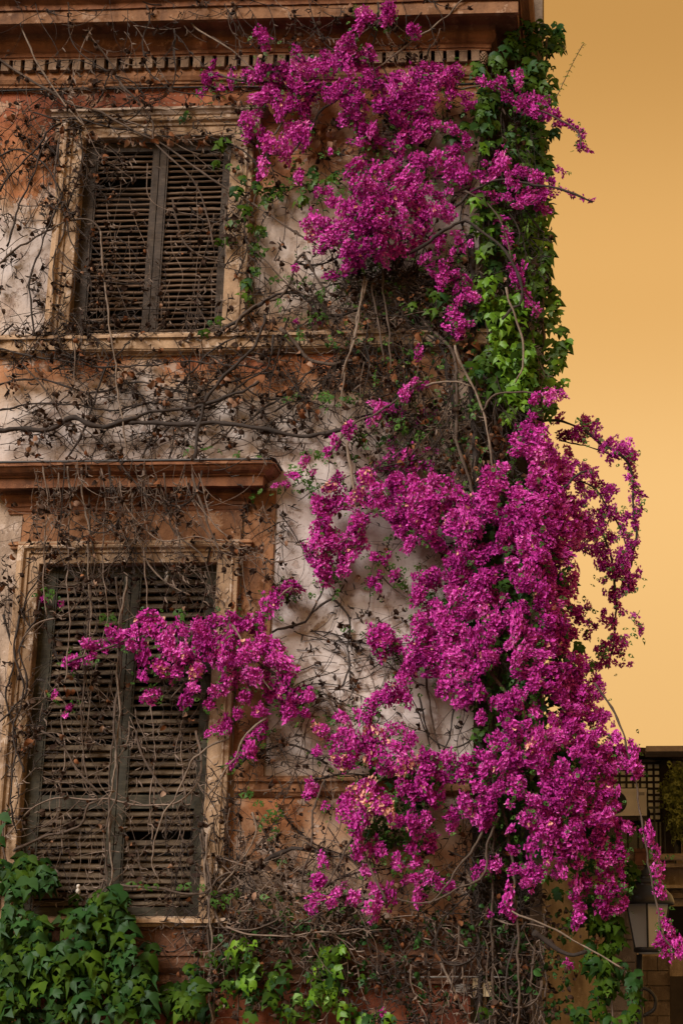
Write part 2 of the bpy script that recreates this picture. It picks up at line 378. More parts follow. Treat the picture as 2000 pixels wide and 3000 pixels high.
# --- main cornice, with its dentils and the carved cone at the corner
zs = Z(600, 58, -.34)
P = prof_at(600, [(0, -130), (.46, -90), (.46, -42), (.45, -34), (.43, -20), (.39, -6), (.365, 4), (.362, 6), (.362, 19), (.34, 23), (.34, 58)])
P += [(.335, zs-.004), (.325, zs+.012), (.14, zs+.012), (.135, zs)]
P += prof_at(600, [(.128, 108), (.138, 113), (.140, 121), (.132, 131), (.115, 141), (.098, 148), (.096, 151), (.096, 158), (.086, 160), (.086, 166), (.0, 174), (.0, 208)])
corn = sweep(P, XL, XC, False, 3).build('cornice', 'ochre_deep', house)
sweep(prof_at(600, [(0, 203), (.045, 205), (.052, 207), (.060, 214), (.060, 224), (.048, 236), (.034, 242), (.034, 247), (.018, 251), (.018, 260), (0, 262)]), XL, XC, False, .62).build('bed_moulding', 'ochre_stucco', corn)
fz0, fz1 = Z(600, 57, -.345), Z(600, 24, -.345)
MB().box(XL, XC+.346, -.346, -.30, fz0, fz1).build('fascia', 'fascia_stucco', corn)  # coat paler than the cornice, painting a lit face over the shaded soffit
zd1, zd0 = Z(600, 167, -.08), Z(600, 198, -.08)
dm = bpy.data.meshes.new('dentil'); b_ = MB()
zdm = (zd0+zd1)/2; b_.box(-.035, .035, -.098, .0, zd0-zdm, zd1-zdm); b_.box(-.037, .037, -.101, .0, zd1-.010-zdm, zd1+.001-zdm)
dm.from_pydata(b_.v, [], b_.f); dm.update()
pitch = 38.3*MPP; xd = X(1392, 170, -.08)
kx = 0
while xd > X(0, 170)-.3:
    o = link('dentil', dm, 'dentil_stucco', corn); o.location = (xd+random.uniform(-.003, .003), random.uniform(-.003, .003), zdm+random.uniform(-.003, .002)); o.rotation_euler.y = random.uniform(-.03, .03)
    s = MB().box(xd-pitch+.036, xd-.036, -.040, -.002, zd0-.004, zd0+(zd1-zd0)*.42) if kx < 60 else None
    if s: s.build('dentil_web', 'ochre_deep', corn)
    xd -= pitch; kx += 1
# carved cone
c0 = at(1416, 170, -.09); m = MB()
for k in range(7):
    z_ = .045-k*.0165; r_ = .038*math.sin(math.pi*(.18+.72*k/6))**.8
    for j in range(9):
        a = 2*math.pi*(j+.5*(k % 2))/9; cx_, cy_ = c0[0]+r_*math.cos(a), c0[1]+r_*math.sin(a); q = .011
        m.add([(cx_-q*math.sin(a), cy_+q*math.cos(a), c0[2]+z_+.008), (cx_+q*math.sin(a), cy_-q*math.cos(a), c0[2]+z_+.008), (cx_+.006*math.cos(a), cy_+.006*math.sin(a), c0[2]+z_-.014), (cx_-.5*r_*math.cos(a), cy_-.5*r_*math.sin(a), c0[2]+z_)], [(0, 1, 2), (1, 3, 2), (3, 0, 2), (0, 3, 1)])
m.build('carved_cone', 'pinecone', corn)
# string course under the upper window
sweep(prof_at(400, [(0, 974), (.095, 979), (.105, 981), (.105, 988), (.088, 991), (.082, 996), (.082, 1021), (.070, 1023), (.070, 1027), (.050, 1033), (.030, 1037), (.026, 1042), (0, 1044)]), XL, XC, False, .62).build('string_course', 'cream_stucco', house)

# --- window surrounds: three mitred sides
def surround(name, w, width, prof, mat, parent):
    m = MB(); n = 4
    for o_, y in prof:
        o_ *= width
        m.v += [(w['xl']-o_, y, w['zb']), (w['xl']-o_, y, w['zt']+o_), (w['xr']+o_, y, w['zt']+o_), (w['xr']+o_, y, w['zb'])]
    m.sh = [.5]*len(m.v)
    for i in range(len(prof)-1):
        for j in range(3): m.f.append((i*n+j, i*n+j+1, (i+1)*n+j+1, (i+1)*n+j))
    return m.build(name, mat, parent)
PR = [(0, .20), (0, -.048), (.03, -.055), (.46, -.055), (.49, -.070), (.60, -.072), (.63, -.080), (.68, -.098), (.76, -.104), (.80, -.094), (.84, -.090), (.97, -.088), (1.0, -.080), (1.0, .0)]
su = surround('window_surround', U, .205, PR, 'cream_stucco', house)
for sx, x in ((-1, U['xl']-.205), (1, U['xr']+.205)):
    z1 = U['zt']+.19
    MB().box(min(x-.001*sx, x+sx*.045), max(x-.001*sx, x+sx*.045), -.084, 0, z1-.22, z1+.012).build('crossette', 'cream_stucco', su)
zt = U['zt']+.205
sweep([(0, zt+.055), (.125, zt+.045), (.130, zt+.035), (.130, zt+.022), (.112, zt+.012), (.10, zt-.008), (.10, zt-.016), (.09, zt-.018), (0, zt-.018)], U['xl']-.19, U['xr']+.19, True, .02).build('lintel_moulding', 'cream_pale', su)
sl = surround('window_surround', Lw, .185, PR, 'cream_stucco', house)
# frieze board over the lower window and the flat strips beside it
MB().box(X(70, 1545), X(711, 1545), -.034, 0, Z(400, 1596, -.03), Z(400, 1490, -.03)).build('frieze_panel', 'ochre_stucco', sl)
sweep(prof_at(400, [(.034, 1582), (.060, 1583), (.085, 1586), (.092, 1592), (.078, 1597), (.078, 1603), (.05, 1606), (.034, 1608)]), X(68, 1600), X(713, 1600), True, .02).build('architrave_moulding', 'ochre_stucco', sl)
for a, b in ((711, 803), (-60, 62)):
    z0_, z1_ = Z(760, 2288), Z(760, 1440)
    MB().box(X(a, 1600)+.012, X(b, 1600), -.022, 0, z0_ if a > 0 else 2.0, z1_).build('flat_strip', 'ochre_stucco' if a > 0 else 'cream_pale', sl)
hood = sweep(prof_at(400, [(0, 1346), (.305, 1352), (.315, 1354), (.315, 1361), (.300, 1362), (.300, 1365), (.292, 1370), (.270, 1380), (.235, 1389), (.225, 1391), (.225, 1395), (.208, 1397), (.208, 1426)])
             + [(.20, Z(400, 1426, -.208)-.003), (.19, Z(400, 1426, -.208)+.01), (.085, Z(400, 1426, -.208)+.01)]
             + prof_at(400, [(.082, 1444), (.094, 1447), (.096, 1455), (.085, 1463), (.066, 1470), (.062, 1472), (.062, 1480), (.050, 1484), (.044, 1494), (.036, 1498), (.036, 1503), (0, 1504)]),
             X(50, 1440), X(711, 1440), True, .02).build('window_hood', 'ochre_deep', house)
zh = Z(400, 1352, -.305)
MB().box(X(50, 1440)-.325, X(711, 1440)+.325, -.322, 0, zh+.002, zh+.013).build('lead_flashing', 'lead', hood)
# dado course to the right of the lower window
sweep(prof_at(750, [(0, 2272), (.070, 2279), (.078, 2281), (.078, 2288), (.062, 2291), (.055, 2296), (.055, 2318), (.045, 2322), (.028, 2330), (.018, 2334), (0, 2336)]), X(692, 2300), XC, False, .6).build('dado_course', 'ochre_stucco', house)
# sill and base mouldings
sweep(prof_at(500, [(0, 2684), (.115, 2690), (.125, 2693), (.125, 2703), (.10, 2707), (.085, 2714), (.075, 2716), (.0, 2718)]), X(40, 2690), X(700, 2690), True, .02).build('window_sill', 'cream_stucco', house)
sweep(prof_at(600, [(0, 2704), (.06, 2710), (.066, 2716), (.052, 2722), (.046, 2726), (.046, 2780), (.085, 2786), (.105, 2790), (.105, 2801), (.088, 2806), (.092, 2822), (.080, 2838), (.055, 2850), (.036, 2858), (.036, 2872), (.05, 2875), (.05, 2883), (0, 2886)]), XL, XC, False, .6).build('base_course', 'base_stucco', house)

# --- louvred shutters
def shutter(w, x0, x1, lo, li, slat_v, rails, chord, tilt, fm, sm, y0, label):
    """x0..x1 = leaf; lo / li = stile widths at its two sides; slat_v = [(z_low, z_high, n)], rails = [(z0, z1)]"""
    f = MB(); e = .004
    f.box(x0+e, x0+lo, y0, y0+.05, w['zb']+.004, w['zt']-.004); f.box(x1-li, x1-e, y0, y0+.05, w['zb']+.004, w['zt']-.004)
    f.box(x0+lo+.008, x0+lo+.018, y0-.004, y0+.006, w['zb']+.006, w['zt']-.006)
    for a, b in rails: f.box(x0+lo, x1-li, y0+.003, y0+.047, a, b)
    o = f.build('shutter', fm, house); o['label'] = label
    for t_ in (.12, .5, .88):                     # strap hinges on the outer stile
        zz = w['zb']+(w['zt']-w['zb'])*t_; hx = x0+.002 if lo > li else x1-.002; sg = 1 if lo > li else -1
        h = MB().box(min(hx, hx+sg*lo*.85 if sg > 0 else hx-li*.85), max(hx, hx+sg*lo*.85 if sg > 0 else hx-li*.85), y0-.007, y0-.001, zz-.014, zz+.014); h.tube([(hx, y0-.008, zz-.03), (hx, y0-.008, zz+.03)], .009, 8)
        h.build('hinge', 'rusty_iron', o)
    wl = (x1-li)-(x0+lo); sm_ = []
    for k in range(4):
        b = MB(); nseg = 6; rr = random.Random(k)
        for i in range(nseg+1):
            x = wl*i/nseg; j = rr.uniform(-.0025, .0025); th = .0055*rr.uniform(.7, 1.15); q = chord/2+rr.uniform(-.003, .001)
            b.v += [(x, -q, j-th), (x, -q, j+th), (x, q, j+th), (x, q, j-th)]
        b.sh = [.5]*len(b.v)
        for i in range(nseg):
            for q in range(4): b.f.append((i*4+q, i*4+(q+1) % 4, i*4+4+(q+1) % 4, i*4+4+q))
        b.f += [(3, 2, 1, 0), tuple(nseg*4+q for q in range(4))]
        mm = bpy.data.meshes.new('slat'); mm.from_pydata(b.v, [], b.f); mm.update(); sm_.append(mm)
    for z0_, z1_, n in slat_v:
        for k in range(n):
            z = z0_+(z1_-z0_)*(k+.5)/n
            if random.random() < .012: continue
            s = link('slat', random.choice(sm_), sm, o)
            s.location = (x0+lo, y0+.025+random.uniform(-.002, .002), z+random.uniform(-.003, .003))
            s.rotation_euler = (tilt+random.uniform(-.09, .09), random.gauss(0, .008), 0)
            if random.random() < .09: s.rotation_euler = (tilt+random.uniform(-.4, .3), random.uniform(-.035, .035), 0)
    return o
xm = (U['xl']+U['xr'])/2+.005
tops = U['zt']-.10
for (a, b, lo, li, lb) in ((U['xl'], xm, .10, .062, 'left leaf of the upper brown louvred shutters'), (xm, U['xr'], .062, .085, 'right leaf of the upper brown louvred shutters')):
    shutter(U, a, b, lo, li, [(U['zb']+.035, tops, 33)], [(U['zb']+.004, U['zb']+.03), (tops+.01, U['zt']-.006)], .050, R(40), 'frame_wood', 'slat_wood', .035, lb)
xm = (Lw['xl']+Lw['xr'])/2+.01
zr0, zr1 = Z(380, 2367), Z(380, 2327)
for (a, b, lo, li, lb) in ((Lw['xl'], xm, .115, .065, 'left leaf of the lower greenish louvred shutters'), (xm, Lw['xr'], .065, .10, 'right leaf of the lower greenish louvred shutters')):
    shutter(Lw, a, b, lo, li, [(Lw['zb']+.10, zr0-.01, 13), (zr1+.01, Lw['zt']-.10, 26)], [(Lw['zb']+.006, Lw['zb']+.095), (zr0, zr1), (Lw['zt']-.095, Lw['zt']-.008)], .066, R(42), 'frame_green', 'slat_green', .04, lb)
for w in (U, Lw):
    MB().box(w['xl']-.1, w['xr']+.1, .22, .26, w['zb']-.1, w['zt']+.1).build('dark_interior', 'interior_dark', house)  # near-black panels paint in the unlit rooms behind the shutters
# shutter stays: little cast holders fixed below / beside the leaves
for (u, v) in ((229, 2615), (489, 1694)):
    c = at(u, v, -.01); m = MB()
    m.lathe([(0, .065), (.013, .060), (.017, .048), (.013, .035), (.009, .030), (.018, .022), (.021, .0), (.015, -.03), (.010, -.055), (0, -.06)], c, 10)
    m.tube([c, c+np.array((0, .06, -.01))], .006, 6)
    tag(m.build('shutter_stay', 'ceramic', None, True), ('small pale shutter stay on the lower left leaf near the ivy' if u < 300 else 'small pale shutter stay hanging high on the lower right leaf'), 'shutter stay')

# --- cables, junction box and conduit
def wire(name, pts, r, mat, label, cat, sag=0):
    P3 = spline([at(u, v, y) for u, v, y in pts], .08)
    return tag(MB().tube(P3, r, 6).build(name, mat, None, True), label, cat)
wire('wall_cable', [(-60, 268, -.03), (150, 262, -.034), (360, 259, -.03), (600, 255, -.034), (800, 254, -.03), (1000, 250, -.034), (1200, 249, -.03), (1390, 246, -.03)], .008, 'cable_black', 'black cable clipped along the wall just under the main cornice', 'cable')
wire('wall_cable', [(1060, 2868, -.07), (1200, 2864, -.07), (1330, 2862, -.07), (1470, 2863, -.07), (1500, 2866, -.07)], .007, 'steel_grey', 'thin grey cable running above the junction box', 'cable')
jb = thing('junction_box', 'square tan junction box on the red wall with a conduit below', 'junction box')
c = at(1413, 2893, -.05); m = MB().box(c[0]-.068, c[0]+.068, -.10, -.02, c[2]-.062, c[2]+.062); m.box(c[0]-.072, c[0]+.072, -.115, -.10, c[2]-.066, c[2]+.066); m.build('casing', 'box_tan', jb)
m = MB()
for sx in (-1, 1):
    for sz in (-1, 1): m.lathe([(0, 0), (.006, 0), (.006, .01), (0, .01)], (c[0]+sx*.055, -.118, c[2]+sz*.05), 6)
m.build('screw', 'steel_grey', jb)
MB().tube([(c[0]+.01, -.055, c[2]-.06), (c[0]+.012, -.055, c[2]-.22), (c[0]+.012, -.055, c[2]-.6)], .02, 10).build('conduit', 'pipe_tan', jb, True)
c = at(1354, 2893, -.03); tag(MB().box(c[0]-.05, c[0]+.055, -.045, -.004, c[2]-.035, c[2]+.035).add([(c[0]-.04, -.052, c[2]-.02), (c[0]+.03, -.05, c[2]-.028), (c[0]+.045, -.049, c[2]+.02), (c[0]-.02, -.053, c[2]+.03)], [(0, 1, 2, 3)]).build('wall_plate', 'steel_grey'), 'flaking pale plate fixed left of the junction box', 'wall plate')

# ------------------------------------------------------------------ neighbour building on the right, set back
YN = 5.0
nb = thing('neighbour_house', 'low tan house behind the lamp with dark eaves and a grid window', 'house')
def bx(u0, u1, v0, v1, y, th=.06):
    a, b = at(u0, v1, y), at(u1, v0, y); return MB().box(a[0], b[0], y, y+th, a[2], b[2])
bx(1500, 2120, 2215, 3080, YN, .2).build('wall', 'tan_wall', nb)
# roof slab and gutter
e0, e1, e2 = at(1740, 2176, YN-.5), at(2120, 2205, YN-.9), at(1700, 2168, YN+2)
zt_ = at(1760, 2172, YN-.5)[2]
m = MB(); xa, xb = X(1560, 2180, YN-.3), X(2140, 2180, YN-.3)
za, zb_ = Z(1757, 2172, YN-.3), Z(2000, 2192, YN-.3)
zb2 = za+(zb_-za)*(xb-X(1757, 2172, YN-.3))/(X(2000, 2192, YN-.3)-X(1757, 2172, YN-.3))
th = .075
m.add([(xa, YN-.3, za), (xb, YN-.3, zb2), (xb, YN-.3, zb2-th), (xa, YN-.3, za-th-.02), (xa, YN+2.5, za+.10), (xb, YN+2.5, zb2+.10), (xb, YN+2.5, zb2-th), (xa, YN+2.5, za-th)], [(0, 3, 2, 1), (0, 1, 5, 4), (3, 7, 6, 2), (4, 5, 6, 7), (0, 4, 7, 3), (1, 2, 6, 5)])
m.build('roof', 'roof_brown', nb)
a, b = at(1889, 2216, YN-.36), at(2140, 2199, YN-.36); MB().box(a[0], b[0], YN-.74, YN-.32, a[2], b[2]).build('gutter', 'gutter', nb)
# leaded window: panes and bars
a, b = at(1795, 2404, YN-.05), at(1952, 2236, YN-.05)
win = MB().box(a[0], b[0], YN-.03, YN-.004, a[2], b[2]).build('window', 'interior_dark', nb)
ncx, ncz = 8, 9; px_, pz_ = (b[0]-a[0])/ncx, (b[2]-a[2])/ncz
pm = bpy.data.meshes.new('pane'); q = MB().box(.012, px_-.012, YN-.045, YN-.032, .012, pz_-.012); pm.from_pydata(q.v, [], q.f); pm.update()
for i in range(ncx):
    for j in range(ncz): link('pane', pm, 'pale_glass', win).location = (a[0]+i*px_, random.uniform(-.002, .002), a[2]+j*pz_)
for i in range(ncx+1): MB().box(a[0]+i*px_-.012, a[0]+i*px_+.012, YN-.075, YN-.048, a[2], b[2]).build('bar', 'window_bar', win)
for j in range(ncz+1): MB().box(a[0], b[0], YN-.072, YN-.050, a[2]+j*pz_-.010, a[2]+j*pz_+.010).build('bar', 'window_bar', win)
bx(1938, 1968, 2225, 2520, YN-.14, .13).build('post', 'roof_brown', nb)
bx(1780, 1992, 2408, 2508, YN-.06, .055).build('dark_opening', 'dark_glass', nb)
for k in range(5): bx(1806+k*30, 1810+k*30, 2408, 2508, YN-.09, .025).build('glazing_bar', 'window_bar', nb)
bx(1700, 2120, 2529, 2541, YN-.30, .30).build('ledge', 'tan_wall', nb)
bx(1700, 2120, 2592, 2602, YN-.22, .22).build('ledge', 'tan_wall', nb)
bx(1700, 2120, 2616, 2632, YN-.14, .14).build('ledge', 'brown_stone', nb)
bx(1945, 2120, 2655, 2760, YN-.03, .028).build('dark_opening', 'interior_dark', nb)
bx(1965, 2120, 2860, 3080, YN-.03, .028).build('doorway', 'roof_brown', nb)
for r_ in range(6):
    v0 = 2800+r_*44; u0 = 1836-(r_ % 2)*32
    while u0 < 1950:
        wdt = random.uniform(58, 96); bx(u0+1.5, min(u0+wdt-1.5, 1960), v0+1.5, v0+42.5, YN-.05+random.uniform(-.012, .012), .07).build('stone', 'brown_stone', nb); u0 += wdt
rl = thing('balcony_railing', 'thin black iron railing in front of the grid window', 'railing')
YB = YN-.30
a, b = at(1886, 2366, YB), at(2110, 2366, YB); zf = Z(1950, 2530, YB)
MB().box(a[0], b[0], YB-.012, YB+.012, a[2]-.012, a[2]+.012).build('rail', 'black_iron', rl); MB().box(a[0], b[0], YB-.010, YB+.010, zf+.05, zf+.07).build('rail', 'black_iron', rl)
k = a[0]
while k < b[0]: MB().box(k-.007, k+.007, YB-.007, YB+.007, zf, a[2]-.012).build('baluster', 'black_iron', rl); k += .105
pp = at(1800, 2513, YB-.08), at(2100, 2509, YB-.08)
tag(MB().tube([pp[0], pp[1]], .036, 12).build('drain_pipe', 'pipe_tan', None, True), 'pale horizontal drain pipe along the ledge behind the lamp', 'pipe')
c = at(1880, 2512, YB-.16); tag(MB().box(c[0]-.075, c[0]+.075, c[1]-.06, c[1]+.06, c[2]-.085, c[2]+.075).box(c[0]-.085, c[0]+.085, c[1]-.07, c[1]+.07, c[2]+.05, c[2]+.085).build('planter', 'terracotta'), 'small terracotta planter on the ledge above the lamp', 'planter')
# air conditioner
ac = thing('air_conditioner', 'cream outdoor air conditioner on the wall below the grid window', 'air conditioner')
YA = YN-.42
a, b = at(1770, 2390, YA), at(1892, 2311, YA)
m = MB().box(a[0], b[0], YA, YA+.30, a[2], b[2]); m.box(a[0]-.004, b[0]+.004, YA-.006, YA+.31, b[2]-.035, b[2]+.004); m.build('casing', 'ac_white', ac)
c = at(1803, 2351, YA-.005); m = MB(); r_ = .112
m.lathe([(0, 0), (r_, 0), (r_, .012), (0, .012)], (0, 0, 0), 32); fan = m
fo = fan.build('fan_opening', 'ac_dark', ac); fo.rotation_euler.x = R(90); fo.location = (c[0], YA-.001, c[2])
m = MB()
for k in range(9):
    rr = .015+k*.012; m.tube([(rr*math.cos(t_), rr*math.sin(t_), .018) for t_ in np.linspace(0, 2*math.pi, 25)], .0022, 4, False)
for k in range(8):
    t_ = k*math.pi/4; m.tube([(0, 0, .02), (r_*math.cos(t_), r_*math.sin(t_), .02)], .003, 4)
o = m.build('fan_grille', 'ac_dark', ac); o.rotation_euler.x = R(90); o.location = fo.location
a2, b2 = at(1866, 2330, YA), at(1886, 2316, YA); MB().box(a2[0], b2[0], YA-.004, YA-.001, a2[2], b2[2]).build('name_plate', 'steel_grey', ac)
a3, b3 = at(1770, 2404, YA), at(1900, 2392, YA)
for u in (1790, 1874): q = at(u, 2396, YA); MB().box(q[0]-.02, q[0]+.02, YA-.01, YN, q[2]-.02, q[2]+.012).build('bracket', 'black_iron', ac)
MB().box(a3[0], b3[0], YA+.02, YA+.06, a3[2], b3[2]).build('support_rail', 'roof_brown', ac)
MB().tube(spline([at(1892, 2370, YA+.1), at(1899, 2376, YA+.12), at(1900, 2396, YA+.2), at(1896, 2412, YA+.3)], .02), .012, 6).build('hose', 'cable_black', ac, True)

# gate pillar under the corner, in front of the neighbour
gp = thing('gate_pillar', 'rough brown stone pillar behind the ivy, left of the lamp post', 'pillar')
YG = 1.2; a, b = X(1770, 2800, YG), X(1862, 2800, YG); zt_ = Z(1820, 2620, YG); z = 0; r_ = 0
while z < zt_-.05:
    h_ = random.uniform(.17, .26); h_ = min(h_, zt_-z)
    if r_ % 2: MB().box(a+random.uniform(-.008, .008), b+random.uniform(-.008, .008), YG-.02+random.uniform(0, .015), YG+.3, z+.004, z+h_-.004).build('stone', 'brown_stone', gp)
    else:
        s_ = a+(b-a)*random.uniform(.4, .6)
        MB().box(a, s_-.004, YG-.02+random.uniform(0, .015), YG+.3, z+.004, z+h_-.004).build('stone', 'brown_stone', gp); MB().box(s_+.004, b+random.uniform(-.008, .008), YG-.02+random.uniform(0, .015), YG+.3, z+.004, z+h_-.004).build('stone', 'brown_stone', gp)
    z += h_; r_ += 1
MB().box(a+.01, b-.01, YG+.0, YG+.29, 0, zt_-.01).build('mortar_core', 'dark_stone', gp)
MB().box(a-.03, b+.03, YG-.05, YG+.33, zt_, zt_+.06).build('cap_stone', 'brown_stone', gp)

# ------------------------------------------------------------------ street lamp
lamp = thing('street_lamp', 'black iron lantern with tapered glass on a post at the right', 'street lamp')
YL = .55
lc = at(1897, 2700, YL); k_ = (YL-CAM[1])/(0-CAM[1])*MPP
zg1, zg0 = Z(1897, 2643, YL), Z(1897, 2778, YL)
def ln(name, prof, mat, seg=32, smooth=True): return MB().lathe([(r*k_, z) for r, z in prof], (lc[0], lc[1], 0), seg).build(name, mat, lamp, smooth)
zc = [Z(1897, v, YL) for v in (2640, 2622, 2600, 2590, 2578, 2566, 2560, 2552, 2545, 2536)]
ln('cap', [(50, zc[0]-.006), (58, zc[0]-.01), (70, zc[0]-.03), (72, zc[0]-.02), (71, zc[0]+.01), (66, zc[1]), (58, zc[1]+.02), (50, zc[2]-.01), (43, zc[2]+.008), (41, zc[3]), (43, zc[3]+.006), (43, zc[3]+.014), (36, zc[4]-.004), (29, zc[4]+.004), (27, zc[5]-.004), (29, zc[5]+.006), (27, zc[6]), (20, zc[7]), (12, zc[8]), (6, zc[8]+.012), (9, zc[9]), (8, zc[9]+.016), (3, zc[9]+.028), (0, zc[9]+.03)], 'black_iron')
ln('top_ring', [(57, zg1-.012), (60, zg1-.012), (60, zg1+.006), (56, zg1+.006)], 'black_iron')
ng = 4
for j in range(ng):
    a0, a1 = 2*math.pi*(j-.04)/ng, 2*math.pi*(j+.96)/ng
    r1, r0 = 59*k_, 36*k_
    q = [(lc[0]+r*math.cos(a), lc[1]+r*math.sin(a), z) for r, a, z in ((r0, a0, zg0), (r0, a1, zg0), (r1, a1, zg1), (r1, a0, zg1))]
    n_ = np.array((math.cos((a0+a1)/2), math.sin((a0+a1)/2), -.2))*.004
    m = MB(); q2 = [np.array(p)-n_ for p in q]; m.add(q+[tuple(p) for p in q2], [(0, 1, 2, 3), (7, 6, 5, 4), (0, 4, 5, 1), (1, 5, 6, 2), (2, 6, 7, 3), (3, 7, 4, 0)]); m.build('glass_pane', 'lamp_glass', lamp)
    MB().tube([(q[0][0], q[0][1], zg0-.01), (q[3][0], q[3][1], zg1+.01)], .0085, 6).build('rib', 'black_iron', lamp)
ln('bottom_ring', [(33, zg0+.004), (39, zg0+.006), (41, zg0-.004), (40, zg0-.028), (36, zg0-.034), (32, zg0-.030), (33, zg0+.004)], 'black_iron')
ln('lamp_disc', [(0, zg0-.044), (24, zg0-.044), (31, zg0-.036), (32, zg0-.026), (0, zg0-.020)], 'lamp_disc')
ln('bulb', [(0, zg0+.30), (12, zg0+.28), (15, zg0+.22), (11, zg0+.14), (8, zg0+.08), (8, zg0)], 'lamp_disc', 16)
xpst = X(1872, 2850, YL+.03)
MB().tube([(xpst, YL+.03, 0), (xpst, YL+.03, .5), (xpst, YL+.03, zg0-.05)], [.06, .04, .024], 14).build('post', 'black_iron', lamp, True)
MB().tube(spline([(xpst, YL+.03, zg0-.10), (xpst+.0, YL+.02, zg0-.06), (xpst+.01, YL, zg0-.03), (lc[0]-37*k_, YL, zg0-.015)], .01), .012, 8).build('arm', 'black_iron', lamp, True)
MB().tube(spline([(xpst+.005, YL+.03, zg0-.30), (xpst+.07, YL+.03, zg0-.32), (xpst+.12, YL+.03, zg0-.38), (xpst+.11, YL+.03, zg0-.46), (xpst+.05, YL+.03, zg0-.50), (xpst+.005, YL+.03, zg0-.51)], .01), .014, 8).build('bracket', 'black_iron', lamp, True)

# ------------------------------------------------------------------ surveyed positions of the plants
# flower masses of the bougainvillea: centre u, v and half-widths; a fifth number is a depth bias
FL_TOP = '''614,219,30,35;626,189,22,15;645,255,20,8;591,270,12,12;762,110,22,28;775,135,14,10;864,145,22,16;1017,115,30,22;1134,25,28,35;1091,50,45,22;1052,38,18,12;1052,74,15,14;1211,89,26,24;1131,66,25,20;
703,230,60,15;755,209,50,25;805,205,60,30;856,205,60,35;907,205,60,50;960,205,50,50;1010,190,50,55;1060,180,40,45;1025,150,25,25;1080,147,18,20;943,160,30,15;830,260,80,35;907,265,70,40;780,275,50,20;755,300,30,35;835,305,50,45;876,310,40,40;985,275,50,45;1040,285,60,40;1085,240,40,40;1137,240,50,35;1183,255,50,50;1228,220,45,40;1264,215,45,35;1239,188,10,10;1274,194,14,14;1315,220,50,35;1335,198,20,15;1330,255,35,40;1290,245,40,30;1264,275,40,30;
724,378,25,45;718,347,15,15;754,326,20,20;764,393,15,20;861,372,45,40;856,408,60,35;836,454,45,20;902,398,20,25;790,423,25,30;770,485,20,30;765,515,15,12;877,515,12,25;953,556,25,12;968,444,8,8;
1025,311,45,40;1000,347,25,25;1045,337,20,20;1065,372,35,30;1090,383,40,25;1050,418,28,18;1111,418,30,20;1132,306,40,50;1152,347,45,40;1203,326,50,45;1228,357,55,35;1254,326,25,20;1249,301,35,25;1188,286,50,40;1208,403,60,30;1172,428,40,25;1315,378,30,20;1336,393,14,14;1280,362,12,12;1315,306,8,8;1336,438,25,15;1285,459,50,20;1228,470,40,20;
1408,242,25,12;1446,249,30,18;1485,236,25,20;1510,217,25,14;1520,249,12,10;1485,287,25,16;1523,306,30,20;1561,325,30,25;1555,287,25,12;1587,293,20,12;1600,332,25,20;1628,332,10,10;1638,357,15,10;1666,364,14,12;1705,395,15,12;1702,434,14,18;1721,440,8,8;1692,421,7,7;1370,306,14,20;1357,281,25,18;1363,402,12,14;1376,421,12,8;1344,434,25,10;1312,440,18,12;1312,370,20,15;1690,380,8,6;1680,372,6,6'''
